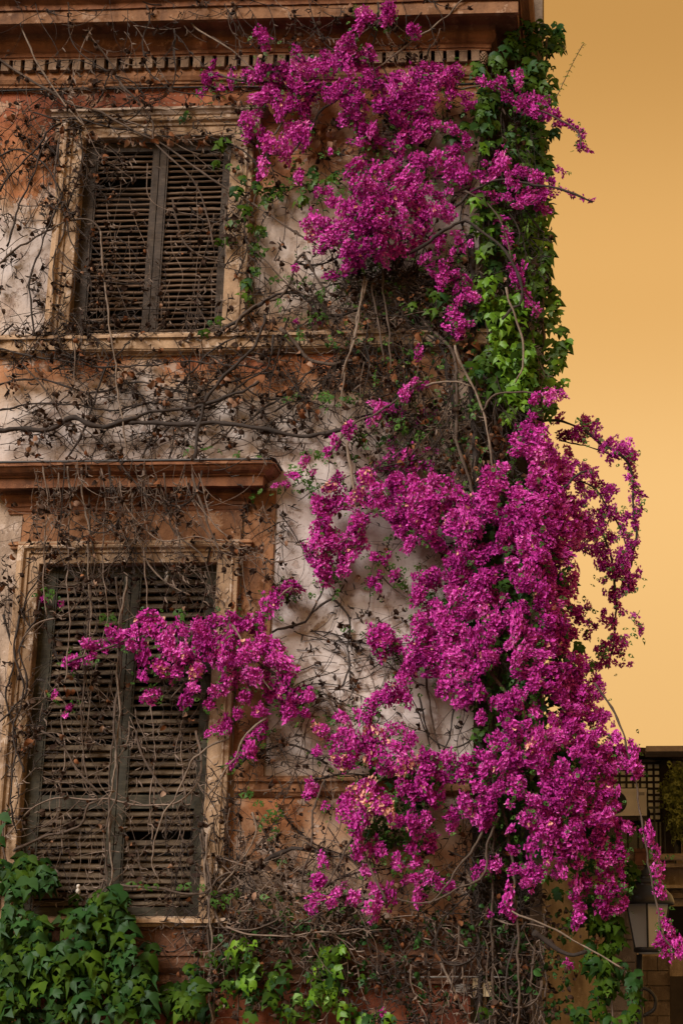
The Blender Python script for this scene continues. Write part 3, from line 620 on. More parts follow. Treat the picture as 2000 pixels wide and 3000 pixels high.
FL_MID = '''1152,475,40,20;1050,491,25,35;1040,526,20,25;1126,506,50,30;1157,526,70,35;1086,547,50,30;1218,526,25,30;1106,583,80,45;1183,572,70,45;1223,593,30,35;1055,603,50,40;978,593,30,15;1004,623,40,25;1106,639,90,45;1198,634,60,40;1244,654,25,30;953,654,50,30;1030,669,60,45;1116,695,80,45;1208,680,40,30;1208,715,35,22;1157,730,50,25;1106,756,40,20;1014,725,60,40;953,690,50,35;897,654,25,15;912,690,20,15;933,730,22,14;1024,756,50,25;1030,781,30,15;973,807,18,14;1007,797,10,12;866,787,9,9;1060,735,50,30;940,560,20,12;879,516,8,20;
1218,470,25,20;1274,475,30,18;1315,460,25,12;1280,511,20,15;1325,496,40,30;1356,506,30,25;1325,526,25,15;1397,516,28,16;1425,526,12,12;1254,552,20,20;1285,572,30,18;1315,560,12,8;1290,613,40,25;1310,639,20,18;1269,623,25,20;1432,480,25,12;1473,475,25,25;1453,506,30,20;1489,521,35,20;1524,506,30,20;1560,516,30,15;1585,530,12,12;1504,541,25,12;1392,562,18,12;1427,570,28,10;1463,575,15,8;1483,580,20,12;1519,588,25,18;1555,572,30,28;1585,583,20,28;1590,613,15,12;1514,603,15,15;1417,600,12,8;1445,593,6,6;1612,536,15,12;1600,561,20,20;1631,497,6,10;1647,513,4,4;1647,500,5,5;1638,555,5,5;1682,571,12,7;1708,580,12,6;1730,587,8,4;1660,560,6,5;
1440,628,9,15;1463,649,12,15;1481,674,12,15;1486,705,9,18;1496,725,5,5;1504,756,5,5;1499,787,18,16;1514,807,18,18;1527,828,12,15;1530,843,14,8;1542,868,12,10;1550,889,14,8;1573,907,11,16;
1269,700,14,14;1290,705,14,14;1285,730,22,15;1254,750,20,18;1234,761,15,12;1264,771,7,7;1336,682,10,14;1341,705,12,15;1353,720,20,14;1379,715,9,14;1325,740,7,7;1320,761,5,5;1290,776,14,15;1300,807,35,22;1330,802,18,20;1287,843,18,10;1371,825,18,12;1336,848,12,11;1366,848,18,10;1343,878,18,14;1381,870,22,16;1330,909,25,16;1320,934,30,18;1341,955,30,20;1346,978,28,14;1374,945,14,16;1308,960,10,10;1223,1026,20,18;1223,1045,15,12;
1234,1127,20,12;1218,1116,10,10;1183,1152,22,18;1198,1139,15,10;1121,1188,25,25;1106,1213,20,16;1081,1234,20,18;1019,1259,24,16;979,1295,28,16;968,1320,18,12;961,1336,6,6;
1157,1198,30,15,-.18;1234,1213,30,20,-.18;1167,1223,35,15,-.18;1239,1239,25,12,-.18;1142,1300,14,10,-.18;1208,1336,70,25,-.18;1157,1351,50,25,-.18;1234,1366,40,20,-.18;1106,1371,25,10,-.18;1259,1320,20,15,-.18;892,1351,20,12;861,1397,16,14;836,1417,10,14;805,1422,8,6;917,1384,8,8;925,938,20,8,-.15;870,945,10,8,-.15'''
FL_BAND = '''1070,1402,28,25;994,1397,14,14;968,1427,22,18;1106,1427,30,25;1157,1407,45,22;1208,1402,25,20;1188,1438,70,30;1269,1412,30,18;1310,1412,18,14;1341,1427,8,8;1310,1448,40,20;1351,1463,30,25;1259,1458,50,30;1055,1458,40,25;1004,1468,40,28;953,1479,40,25;933,1489,15,15;1131,1473,40,22;1188,1473,50,30;1239,1484,40,30;1157,1514,30,30;1208,1524,50,35;1259,1519,50,40;1310,1509,55,40;1361,1509,40,35;1188,1555,40,30;1259,1560,40,30;1198,1596,20,25;1285,1586,30,25;1336,1550,35,30;1361,1560,40,35;1387,1540,30,30;
948,1519,28,30;958,1555,35,30;938,1586,35,25;912,1616,25,16;968,1591,30,25;948,1632,30,16;1045,1530,32,25;1040,1560,35,30;1035,1596,40,30;1024,1637,35,20;1004,1616,20,14;1096,1632,18,14;1137,1626,8,8;953,1671,32,28;958,1702,18,14;1014,1671,28,20;917,1651,9,9;1086,1702,16,20;1127,1641,14,10;1157,1682,16,14;1111,1722,8,8;1111,1682,10,10;1213,1692,8,8;1106,1845,45,18;1086,1870,28,20;1126,1875,35,25;1157,1886,30,20;1116,1911,18,20;1188,1870,10,10;1167,1906,8,8'''
FL_BIG = '''1259,1692,40,35;1244,1738,35,25;1223,1753,18,14;1341,1641,40,30;1351,1692,60,35;1412,1697,35,30;1402,1625,35,30;1336,1743,40,25;1402,1753,60,35;1285,1779,40,20;1361,1789,70,35;1234,1819,30,22;1285,1819,50,30;1249,1845,45,25;1438,1819,35,25;1336,1845,50,25;1234,1886,40,25;1310,1886,50,30;1377,1886,50,35;1218,1926,35,30;1285,1932,50,30;1351,1926,50,30;1433,1926,30,28;1397,1947,35,22;1208,1957,35,20;1295,1967,40,20;1346,1977,50,25;1178,1988,20,16;1310,2018,50,22;1351,2039,35,25;1341,2060,20,10;1402,2023,30,16;1420,2039,8,8;1131,2039,40,22;1167,2034,35,25;1086,2054,25,14;1193,2054,14,16;
1557,1223,18,16;1538,1257,25,16;1584,1257,22,22;1503,1284,18,14;1541,1284,20,20;1528,1307,16,20;1515,1322,20,14;1591,1295,30,25;1572,1330,40,25;1610,1334,25,25;1641,1360,30,25;1603,1372,40,25;1568,1395,30,20;1630,1399,40,30;1668,1391,25,25;1591,1418,50,25;1660,1426,25,15;1572,1410,35,35;1515,1441,25,18;1477,1364,18,12;1423,1380,16,10;1450,1395,38,20;1427,1410,25,20;1469,1410,22,20;1438,1437,40,25;1465,1433,20,20;1419,1468,35,25;1419,1494,30,25;1515,1464,25,18;1542,1456,25,18;1610,1456,60,30;1649,1475,35,25;1572,1475,50,25;1515,1494,50,25;1477,1513,35,25;1572,1506,60,30;1637,1506,50,30;1675,1494,20,15;1706,1525,25,20;1668,1533,45,30;1725,1548,25,25;1610,1540,60,30;1553,1540,60,30;1496,1540,40,25;1477,1571,50,25;1545,1579,60,30;1614,1579,60,30;1687,1571,50,30;1737,1571,20,25;1626,1158,22,15;1607,1162,20,16;1568,1165,14,10;1559,1177,7,7;1649,1155,10,10;
1438,1612,45,18;1553,1623,70,30;1614,1631,50,35;1649,1615,30,30;1500,1654,25,22;1457,1673,35,20,-.2;1576,1677,60,30;1415,1692,25,25;1526,1703,35,30;1622,1688,30,30;1680,1688,20,35;1423,1749,25,20;1591,1730,50,25;1637,1738,40,25;1675,1730,18,20;1584,1765,22,20;1637,1768,30,20;1683,1784,22,25;1461,1761,25,18,-.2;1507,1784,35,20;1515,1814,45,30;1415,1784,20,25;1446,1822,22,22;1614,1814,40,30;1653,1814,25,20;1695,1814,12,15;1637,1849,40,25;1676,1849,15,18;1515,1845,40,25;1565,1860,30,20;1614,1868,30,30;1438,1868,25,20;1408,1860,12,15;1496,1887,18,14;1534,1906,30,20;1511,1933,25,20;1526,1964,28,20;1434,1918,25,22;1423,1944,25,20;1630,1902,40,25;1668,1925,30,20;1584,1918,25,18;1607,1964,25,20;1645,1960,30,20;1687,1964,30,25;1649,1990,50,25;1691,1998,25,25;1568,2002,30,25;1568,1967,22,16;1630,2013,40,25;1687,2025,30,20;1744,1994,18,14;1760,2006,10,10;1756,2032,10,14;1733,2029,18,18;1650,1880,30,22;1700,1940,18,16;
1496,2042,35,18;1477,2057,35,20;1503,2077,30,14;1530,2042,22,14;1580,2057,16,16,-.2;1645,2042,35,20;1660,2061,25,14;1691,2023,30,25;1565,2088,18,12;1698,2077,30,20;1660,2088,40,20;1618,2107,20,16;1737,2103,22,20;1764,2111,22,22;1756,2084,8,8;1771,2090,8,5;1794,2122,6,4;1668,2115,40,22;1668,2138,40,16;1756,2142,20,14;1737,2153,20,18;1802,2157,16,10;1796,2168,14,8;1714,2172,35,20;1408,2103,20,16;1720,2060,25,20;
1500,2122,35,22;1515,2153,35,22;1492,2168,35,20;1549,2122,16,14;1545,2188,18,12;1457,2153,12,10;1454,2188,30,14;1423,2214,35,18;1584,2153,40,25;1630,2149,35,20;1645,2168,35,20;1614,2176,30,30;1488,2233,38,30;1507,2218,28,20;1431,2260,28,22;1454,2249,25,20;1484,2268,35,16;1515,2295,28,20;1519,2318,30,14;1446,2321,30,20;1469,2306,25,16;1603,2214,40,25;1652,2237,28,20;1584,2230,25,18;1553,2237,16,12;1683,2203,35,20;1729,2203,30,25;1756,2214,20,20;1718,2237,30,25;1779,2195,14,20;1783,2214,12,14;1817,2197,18,14;1852,2191,12,12;1855,2210,16,12;1825,2233,18,14;1852,2237,10,12;1875,2249,14,16;1844,2256,10,6;1863,2272,14,8;1848,2174,8,4;1798,2249,12,18;1775,2249,16,14;1756,2233,14,14;1779,2283,16,20;1767,2264,12,12;1809,2318,6,10;
1649,2268,40,22;1610,2268,25,16;1691,2276,30,16;1721,2264,16,25;1614,2306,35,25;1660,2298,30,25;1645,2333,35,25;1607,2325,25,18;1706,2310,22,16;1725,2318,20,20;1760,2321,28,18;1779,2321,14,14;1691,2333,25,18;1565,2344,25,14;1591,2364,40,20;1645,2364,35,22;1698,2367,28,20;1744,2344,30,20;1771,2356,25,18;1802,2364,14,14;1783,2383,20,14;1744,2375,25,20;1545,2394,35,20;1591,2394,35,20;1630,2406,35,25;1691,2406,35,22;1744,2406,30,18;1783,2406,20,14;1806,2421,16,10;1836,2425,14,18;1561,2421,40,20;1607,2429,40,18;1683,2429,35,18;1764,2429,20,14;1496,2429,10,6;1423,2360,30,25;1423,2383,16,20;1419,2413,20,20;1492,2356,14,12'''
FL_LOW = '''910,2043,12,10;1068,2097,35,14;1002,2102,30,14;946,2138,22,14;1002,2148,40,18;1104,2148,60,20;1165,2138,40,16;1206,2163,25,18;977,2168,16,14;1022,2189,50,25;1104,2189,50,25;1165,2199,45,25;1017,2230,45,25;1114,2219,40,20;931,2204,25,12;1247,2219,45,20;1298,2224,35,16;1349,2230,40,22;1186,2240,50,22;1124,2255,40,16;1257,2255,45,20;1349,2270,40,20;1298,2270,35,18;1079,2306,25,18;1038,2316,35,16;1017,2367,30,35;1068,2347,35,22;1119,2357,35,20;1186,2306,30,16;1247,2306,45,25;1267,2337,30,16;1226,2327,30,16;1043,2429,22,30;1063,2403,25,20;1155,2403,35,14;1196,2403,25,16;1247,2398,20,16;1226,2434,20,22;1364,2357,25,25;1328,2388,30,20;1323,2423,18,14;1415,2403,30,16;1267,2449,20,14;1257,2480,25,14;1206,2485,20,14;1073,2485,40,18;1119,2490,30,20;1043,2500,22,22;1079,2551,25,18;1155,2510,22,16;1170,2536,25,14;1206,2571,35,14;1216,2526,20,22;1257,2566,25,14;1277,2587,25,12;1318,2597,16,12;1232,2597,10,10;1380,2240,25,20;1400,2300,20,16;
941,2520,20,12;931,2577,20,25;931,2628,22,16;987,2622,25,18;1033,2628,25,18;971,2648,14,14;915,2663,18,16;1104,2607,22,18;1130,2628,30,20;1094,2658,25,18;1226,2633,25,12;1410,2541,25,16;1441,2531,25,14;1390,2556,10,10;1507,2490,16,10;1502,2546,12,12;1533,2556,20,18;1558,2541,20,20;1548,2587,30,14;1487,2622,16,16;1482,2658,20,10;1497,2679,12,10;1436,2679,6,6;1579,2561,25,20;1573,2429,40,20;1614,2444,40,20;912,2306,18,25,-.1;950,2363,14,14;
1615,2452,25,20;1646,2444,25,20;1696,2467,25,18;1757,2452,28,20;1814,2448,8,6;1768,2467,20,14;1814,2486,20,14;1787,2498,25,20;1822,2509,14,20;1780,2525,30,14;1806,2525,20,12;1753,2506,20,14;1726,2494,25,12;1646,2540,20,16;1631,2559,20,20;1761,2544,12,12;1772,2567,20,16;1818,2563,10,16;1787,2578,12,12;1696,2532,12,12;1714,2586,20,16;1688,2594,20,14;1825,2597,12,8;1795,2601,16,12;1757,2609,20,12;1772,2617,14,12;1688,2624,20,14;1787,2617,16,16;1822,2644,14,16;1761,2651,25,14;1791,2663,22,16;1776,2678,16,10;1692,2655,16,12;1696,2686,18,16;1684,2705,12,14;1680,2490,30,18;1640,2500,30,18;1600,2500,25,20;1560,2480,20,16;1665,2450,30,18;
1060,2985,10,6;1118,2965,10,8;1669,2830,6,8;1659,2820,5,8'''
FL_SKY = '''1633,1228,14,10;1652,1272,25,20;1691,1265,30,20;1718,1250,35,22;1748,1252,18,18;1706,1232,12,10;1698,1288,25,12;1664,1318,12,14;1668,1334,10,8;1744,1280,12,12;1760,1299,12,14;1798,1296,25,14;1821,1315,35,28;1852,1330,22,20;1833,1341,25,12;1786,1345,18,10;1767,1318,12,12;1802,1330,14,14;
1844,1368,12,16;1852,1395,12,12;1840,1400,8,8;1859,1422,12,10;1848,1435,6,6;1873,1448,12,12;1867,1472,5,8;1844,1460,4,4;1852,1483,4,4;1873,1498,7,14;1859,1510,20,14;1836,1513,12,10;1856,1533,16,14;1865,1544,5,5;1821,1533,14,14;1829,1563,18,14;1844,1590,25,12;1865,1586,8,8;
1683,1357,14,10;1710,1372,16,16;1718,1387,16,14;1737,1395,12,18;1698,1402,20,12;1737,1418,12,12;1760,1426,20,16;1783,1441,18,20;1767,1452,16,10;1783,1464,8,8;1695,1433,18,20;1718,1448,22,12;1737,1448,10,10;1706,1472,16,12;1679,1456,8,8;
1729,1502,12,10;1752,1506,18,14;1771,1490,18,16;1794,1494,14,10;1802,1513,20,14;1775,1521,10,10;1756,1533,12,20;1760,1556,20,18;1783,1571,20,14;1798,1580,10,8;1771,1594,16,8;
1764,1646,30,20;1783,1661,35,25;1817,1638,28,28;1840,1623,20,30;1821,1665,30,25;1840,1688,22,18;1846,1715,18,16;1794,1684,22,14;1767,1700,14,8;1744,1608,30,18;1706,1604,30,14;1775,1619,20,14;1867,1684,12,14;1832,1722,16,8;
1798,1730,22,12;1771,1736,12,6;1813,1742,12,12;1794,1749,12,12;1806,1776,18,14;1825,1795,12,8;1859,1803,7,6;1846,1808,4,4;1721,1780,8,16;1767,1795,7,10;1771,1814,16,12;1798,1814,12,14;1787,1833,14,12;1875,1845,8,20;1865,1826,5,5;1725,1826,14,6;1741,1841,8,14;1718,1856,12,16;
1798,1868,14,20;1767,1887,12,8;1783,1891,14,10;1813,1883,14,10;1829,1887,8,12;1802,1902,18,12;1817,1914,12,10;1752,1902,14,8;1771,1921,20,12;1779,1941,14,8;1832,1864,6,8;1752,1952,16,14;1737,1948,10,8;1802,1941,8,4;1819,1948,8,5;1842,1943,8,7;
1902,2437,22,18;1906,2460,22,20;1921,2487,12,18;1925,2548,25,20;1929,2575,10,10;1933,2613,22,22;1933,2674,6,6;1956,2709,18,16;1944,2701,10,10;1963,2728,10,10;1937,2751,20,14;1960,2759,20,16;1983,2770,25,18;1960,2790,25,14;1990,2786,25,22;1886,2436,10,8'''
FL_WIN = '''207,1939,28,20;261,1926,22,14;255,1885,14,12;287,1891,30,20;325,1853,14,16;357,1872,30,20;395,1847,25,20;424,1805,32,15;446,1840,40,30;383,1891,18,12;421,1917,20,16;478,1885,40,25;542,1847,45,20;587,1840,30,25;529,1917,40,30;459,1955,35,22;421,1981,14,12;504,1968,35,20;606,1866,40,22;638,1821,30,20;676,1815,25,18;721,1828,35,20;670,1866,35,22;753,1859,35,20;670,1930,50,35;733,1917,50,35;804,1898,40,20;804,1936,40,25;753,1981,50,30;676,1993,40,20;842,1981,40,20;804,2025,50,30;855,2038,40,20;899,2038,22,12;848,2083,45,22;899,2089,20,12;765,2083,30,20;721,2044,25,20;638,2025,30,22;612,2064,20,12;561,2012,25,16;548,2044,22,16;446,2032,25,14;427,2051,20,10;695,2089,18,14;663,2121,20,16;638,2140,10,10;606,2150,6,6;759,2140,25,18;733,2191,20,20;702,2217,20,12;676,2242,8,8;159,2035,7,6;204,2070,9,8;191,2095,5,5;778,1770,18,16;762,1808,14,14;128,1757,8,8,-.2;179,1770,7,7,-.2;851,1717,25,18;826,1728,20,14;810,1753,15,18;805,1773,8,8;600,1900,40,25;560,1960,35,20'''
# faded peach flowers
PEACH = [(1050, 2240, 60), (1085, 2150, 40), (946, 2138, 30), (1080, 2330, 50), (1120, 2370, 40), (1200, 2240, 40), (985, 1410, 30), (1040, 1420, 40), (455, 1960, 40), (590, 1955, 25), (1120, 2560, 16), (1500, 2370, 16), (905, 670, 30), (1590, 2365, 30), (1545, 2190, 14)]

# leaves: u, v, half-widths
IVY_LOW = '''38,2568,80,60;96,2555,60,45;128,2593,35,35;38,2657,30,40;64,2740,80,60;38,2810,70,70;102,2785,50,60;268,2657,60,40;332,2638,45,25;242,2708,60,40;319,2714,60,50;376,2714,25,25;287,2785,100,50;383,2810,60,60;440,2830,25,60;96,2874,100,50;287,2874,110,60;395,2893,60,60;128,2957,130,50;287,2957,110,50;395,2957,60,50;25,2938,50,60;523,2912,40,40;542,2957,70,40;574,2887,20,30;561,2842,25,12;13,2396,20,15;6,2472,14,14;180,2830,60,60'''
IVY_MIDL = '''663,2804,40,30;721,2785,40,25;695,2861,50,45;721,2893,25,25;753,2848,30,25;657,2957,14,20;740,2900,12,30;742,2960,12,30;804,2880,35,20;836,2874,15,20;797,2938,30,20;842,2970,25,30;880,2918,20,15;912,2890,12,30;912,2950,12,40;950,2900,30,40;970,2791,40,20;937,2842,25,20;848,2830,15,15;982,2918,20,20;982,2796,35,20;966,2816,20,15;971,2867,20,40;951,2918,30,40;992,2908,20,20;1012,2969,40,20;1130,2985,40,12;1063,2980,30,20;1068,2877,15,8'''
IVY_RLOW = '''1734,2685,25,40;1761,2712,30,30;1803,2720,20,25;1742,2728,16,16;1787,2751,25,40;1791,2781,16,16;1749,2812,30,20;1742,2846,25,30;1764,2838,14,14;1753,2888,25,25;1787,2896,20,30;1826,2850,20,20;1852,2884,16,25;1864,2907,12,20;1753,2927,20,30;1791,2923,18,18;1849,2942,20,25;1753,2961,20,20;1692,2961,20,15;1700,2980,14,14;1669,2720,18,12;1642,2624,10,10;1608,2980,14,14;1837,2544,20,14;1852,2563,14,14;1837,2578,10,10;1730,2448,14,12;1791,2460,12,12;1830,2985,25,15;1770,2990,30,14;1740,2780,20,20;1420,2980,20,14;1660,2530,12,14;1600,2570,10,12'''
IVY_COR_D = '''1500,130,30,40;1540,150,30,40;1570,110,25,40;1530,240,35,40;1480,250,30,40;1540,330,30,40;1500,460,30,40;1494,57,16,20;1548,76,25,10;1619,96,28,25;1631,128,18,25;1606,153,22,25;1600,204,20,25;1561,191,20,20;1574,242,30,30;1612,255,14,25;1612,300,14,20;1421,198,35,22;1459,185,16,25;1408,223,20,20;1414,287,25,20;1446,293,25,30;1395,344,25,25;1408,383,20,20;1440,357,25,40;1312,408,35,10;1357,383,14,14;1529,395,25,30;1574,383,25,40;1612,383,14,30;1542,446,30,35;1587,446,22,45;1574,497,30,25;1600,504,12,12;1510,383,15,15;1448,704,25,30;1442,787,25,25;1423,723,12,12;1417,1036,35,16;1429,1074,30,22;1448,946,20,20;1410,1087,25,25;1378,1093,25,20;1442,1125,25,22;1461,1112,20,20;1404,940,18,16;1283,883,30,16;1295,915,25,12;1263,870,14,14;1219,908,16,16;1460,560,30,30;1440,620,30,30;1470,650,25,30;1490,300,20,30;1480,420,20,30;1500,740,20,30;1470,830,25,25'''
IVY_COR_O = '''1600,620,14,30;1595,680,14,40;1560,560,25,30;1600,760,14,40;1600,820,14,30;1580,860,20,40;1565,700,25,40;1557,647,30,30;1538,685,22,40;1576,615,20,20;1544,723,20,35;1602,710,8,25;1551,819,25,30;1538,755,16,16;1602,857,14,25;1627,870,10,10;1614,908,16,25;1633,934,12,20;1614,959,20,15;1640,972,14,14;1653,1017,18,16;1621,1029,25,25;1640,1061,18,22;1614,1074,20,30;1633,1125,20,15;1602,1125,20,20;1608,1189,16,14;1614,1214,10,10;1576,997,20,20;1570,1074,22,35;1582,1112,20,25;1575,930,16,30;1544,1144,25,35;1590,780,12,40;1680,1990,10,14;1690,1900,12,18;1640,1700,14,14;1720,1960,12,10'''
IVY_COR_B = '''1400,600,12,20;1395,680,12,20;1425,830,20,16;1500,900,30,30;1480,1040,30,30;1455,1010,20,25;1520,1130,25,35;1410,647,12,15;1417,749,14,20;1436,876,25,16;1461,889,30,20;1442,915,35,22;1493,934,30,20;1474,966,35,22;1506,985,30,20;1525,908,25,25;1538,870,20,25;1461,991,22,16;1512,1029,35,25;1493,1061,30,25;1512,1074,30,25;1487,1138,25,40;1506,1176,30,25;1480,1163,18,22;1487,1221,10,30;1538,1029,20,40;1427,434,16,16;1415,320,14,14;1550,1110,20,25;1420,690,12,14'''
IVY_WIN = '''791,581,45,20;752,555,22,16;702,536,14,10;721,619,14,14;682,663,18,8;663,714,25,10;759,683,25,22;746,721,22,25;765,746,20,16;746,797,18,20;733,842,12,16;727,874,12,18;670,498,25,6;625,485,25,6;651,421,30,12;625,944,14,10;593,976,10,10;540,340,14,16;957,523,25,16;925,555,20,10;893,587,14,14;829,555,20,10;912,498,14,10;700,560,12,10'''
SMALL = '''829,823,35,10;893,829,20,12;937,861,14,18;925,938,35,16;823,899,14,14;861,995,30,12;851,1167,30,7;953,1160,30,12;968,1188,20,20;1030,1167,40,14;1101,1101,8,30;1101,1137,10,10;1188,1264,22,16;1264,1244,16,16;1229,1274,20,20;1055,1295,30,20;1014,1290,14,14;938,1336,16,16;876,1376,28,18;892,1407,30,16;917,1438,20,20;866,1438,14,14;1137,1580,12,12;560,1320,14,6;600,1325,14,6;650,1328,14,6;700,1336,18,8;755,1339,20,6;944,1167,20,8;1180,851,14,12;320,1815,30,14;530,1810,25,10;130,1740,30,14;560,1900,20,16;600,1910,20,14;500,1850,20,10;770,1950,12,12;742,1460,14,10;775,1445,20,10;735,2330,14,20;760,2360,14,14;810,2390,18,20;770,2410,14,20;820,2440,14,14;790,2400,14,14;825,2520,10,16;800,2460,10,12;1150,2390,50,20;1200,2350,30,20;1120,2450,40,25;1170,2470,30,20;960,2110,25,12;990,2120,20,14;1060,2240,20,14;990,1740,10,8;1020,1850,14,10;1170,1720,14,8;1130,1665,25,8;1210,1670,25,6;1180,1722,14,8;910,1745,10,10;640,2640,30,20;690,2620,20,12;790,2640,30,12;840,2680,30,14;560,2600,40,6;430,2600,40,6;1010,570,18,10;1100,440,14,8;1050,590,16,12;900,560,24,12;840,540,22,10;920,520,16,12;860,510,14,8;690,1815,14,8;1160,1240,30,20;1200,1180,20,14;1400,1170,25,20;1390,1210,20,16'''
# withered leaves
DRY = '''180,395,30,16;260,400,40,10;400,420,30,16;460,412,25,14;500,420,25,14;550,410,30,12;600,425,20,10;700,440,18,14;720,420,20,10;150,330,14,8;40,345,30,8;900,470,30,14;950,400,40,25;1000,440,40,20;1090,430,30,14;850,490,20,12;680,290,14,8;550,280,20,6;630,282,16,5;
540,25,14,8;590,120,14,20;755,60,14,12;1230,50,14,18;1270,25,14,14;970,60,8,8;
680,1110,16,8;600,1120,25,14;450,1140,30,20;480,1170,25,20;690,1190,25,20;640,1130,20,12;350,1110,30,14;120,1100,14,25;40,1130,30,14;850,1160,14,14;900,1200,30,14;1000,1190,16,10;480,1430,20,12;520,1445,20,16;215,1480,8,8;880,1210,14,16;930,1220,14,10;
1218,940,14,50;1230,1000,16,30;1366,776,16,30;1070,899,12,18;1157,1111,12,25;1137,1147,14,15;1274,1188,14,14;1360,1020,25,14;1370,1050,14,14;1020,940,8,12;
1453,1280,30,50;1440,1350,25,25;1320,1356,55,22;1470,1320,18,25;1400,1330,20,16;1380,1400,14,20;
880,1955,12,10;1050,1705,12,8;200,2030,14,16;190,1995,14,10;300,2440,6,16;160,2060,10,8;560,2110,16,10;80,2180,10,14;
1170,2760,40,14;1240,2740,30,12;1290,2790,16,30;1420,2790,14,20;1560,2760,25,20;1150,2910,14,14;1190,2905,10,10;730,2900,8,14;750,2960,8,10;1000,2720,30,10;1540,2830,14,30;1740,2750,14,20;840,2370,8,12;890,2710,14,8;520,2860,12,6'''

# woody stems: (half-thickness, material, depth, points)
STEMS_UP = [
 (3.0, 'bark_mid', .10, '-30,800;0,772;64,721;147,670;210,648;261,644;293,676;300,746;312,874;325,970'),
 (2.6, 'bark_light', .16, '293,676;300,746;312,874;325,970;338,1065;344,1135;364,1269;383,1396;392,1524;408,1588;440,1658;491,1709;555,1741'),
 (3.6, 'bark_mid', .14, '-20,160;0,175;83,230;147,268;210,306;287,325;357,364;446,408;485,428;574,491;657,549;746,600;848,670;925,714'),
 (2.8, 'bark_light', .30, '20,-20;38,19;70,96;108,179;147,242;191,306;249,370'),
 (3.2, 'bark_mid', .20, '242,105;281,128;325,185;357,249;402,293;446,357;450,408;485,450;560,520;600,600;625,720'),
 (2.6, 'bark_light', .30, '480,-10;542,32;568,77;638,121;695,160;727,191;790,240'),
 (2.8, 'bark_light', .36, '1096,204;1172,147;1255,89;1312,38;1344,13;1380,-20'),
 (3.2, 'bark_dark', .10, '100,330;170,350;230,345;300,370;380,380;460,400;560,395'),
 (3.0, 'bark_dark', .09, '0,560;60,480;120,420;160,370;240,330;290,300;320,220'),
 (2.6, 'bark_mid', .10, '180,390;160,520;190,640;160,760;150,880;120,980;60,1060'),
]
STEMS_MID = [
 (3.2, 'bark_dark', .09, '-20,1130;120,1110;260,1150;400,1120;560,1150;700,1110;800,1090'), (2.8, 'bark_dark', .09, '-20,1205;150,1180;330,1200;500,1170;620,1190'), (2.8, 'bark_dark', .10, '200,1340;260,1230;300,1100;380,1000'), (3.0, 'bark_dark', .10, '420,1345;470,1220;540,1110;620,1030;700,980'),
 (2.6, 'bark_mid', .10, '60,1060;140,1150;200,1260;260,1340'), (2.8, 'bark_dark', .10, '700,1250;800,1180;900,1100;980,1040'), (2.6, 'bark_dark', .12, '-20,1020;140,1050;330,1075;560,1060;760,1080'), (3.0, 'bark_dark', .10, '20,720;60,600;110,480;150,400;220,360'), (3.0, 'bark_dark', .10, '100,990;90,820;130,700;180,560;170,420'), (2.8, 'bark_dark', .10, '-10,460;60,440;130,480;180,560'),
 (7.6, 'bark_dark', .16, '-30,1262;0,1262;51,1259;147,1256;210,1224;281,1250;357,1240;459,1240;574,1243;670,1240;765,1256;861,1275;925,1275;1000,1259;1040,1240'),
 (5.4, 'bark_dark', .15, '300,1250;383,1227;459,1205;548,1196;612,1183;690,1150;760,1120'),
 (5.4, 'bark_dark', .19, '564,1390;574,1307;587,1231;606,1160;644,1119;695,1065;746,1007;775,950;778,925'),
 (4.2, 'bark_mid', .16, '676,963;733,906;829,861;861,785;887,746;900,760;930,820;975,870'),
 (5.5, 'bark_dark', .13, '640,985;690,940;760,890;829,861;870,858;906,887;930,920;1000,925;1060,900'),
 (3.2, 'bark_light', .22, '1066,806;1053,908;1028,1010;1008,1112;996,1202;1000,1240'),
 (3.0, 'bark_light', .24, '1075,820;1050,930;1035,1000;1000,1110'),
 (3.0, 'bark_mid', .22, '1120,800;1091,832;1104,934;1120,1010;1125,1060'),
 (3.0, 'bark_mid', .24, '1120,790;1128,900;1140,980;1145,1090'),
 (4.4, 'bark_light', .30, '1019,1295;1024,1356;1035,1433;1045,1480'),
 (6.0, 'bark_mid', .14, '820,960;870,1010;900,1050;960,1065;1040,1058'),
 (3.0, 'bark_dark', .12, '800,980;780,1080;700,1130;640,1180;600,1200'),
 (3.4, 'bark_mid', .34, '564,1390;575,1440;600,1500;620,1560;645,1620'),
]
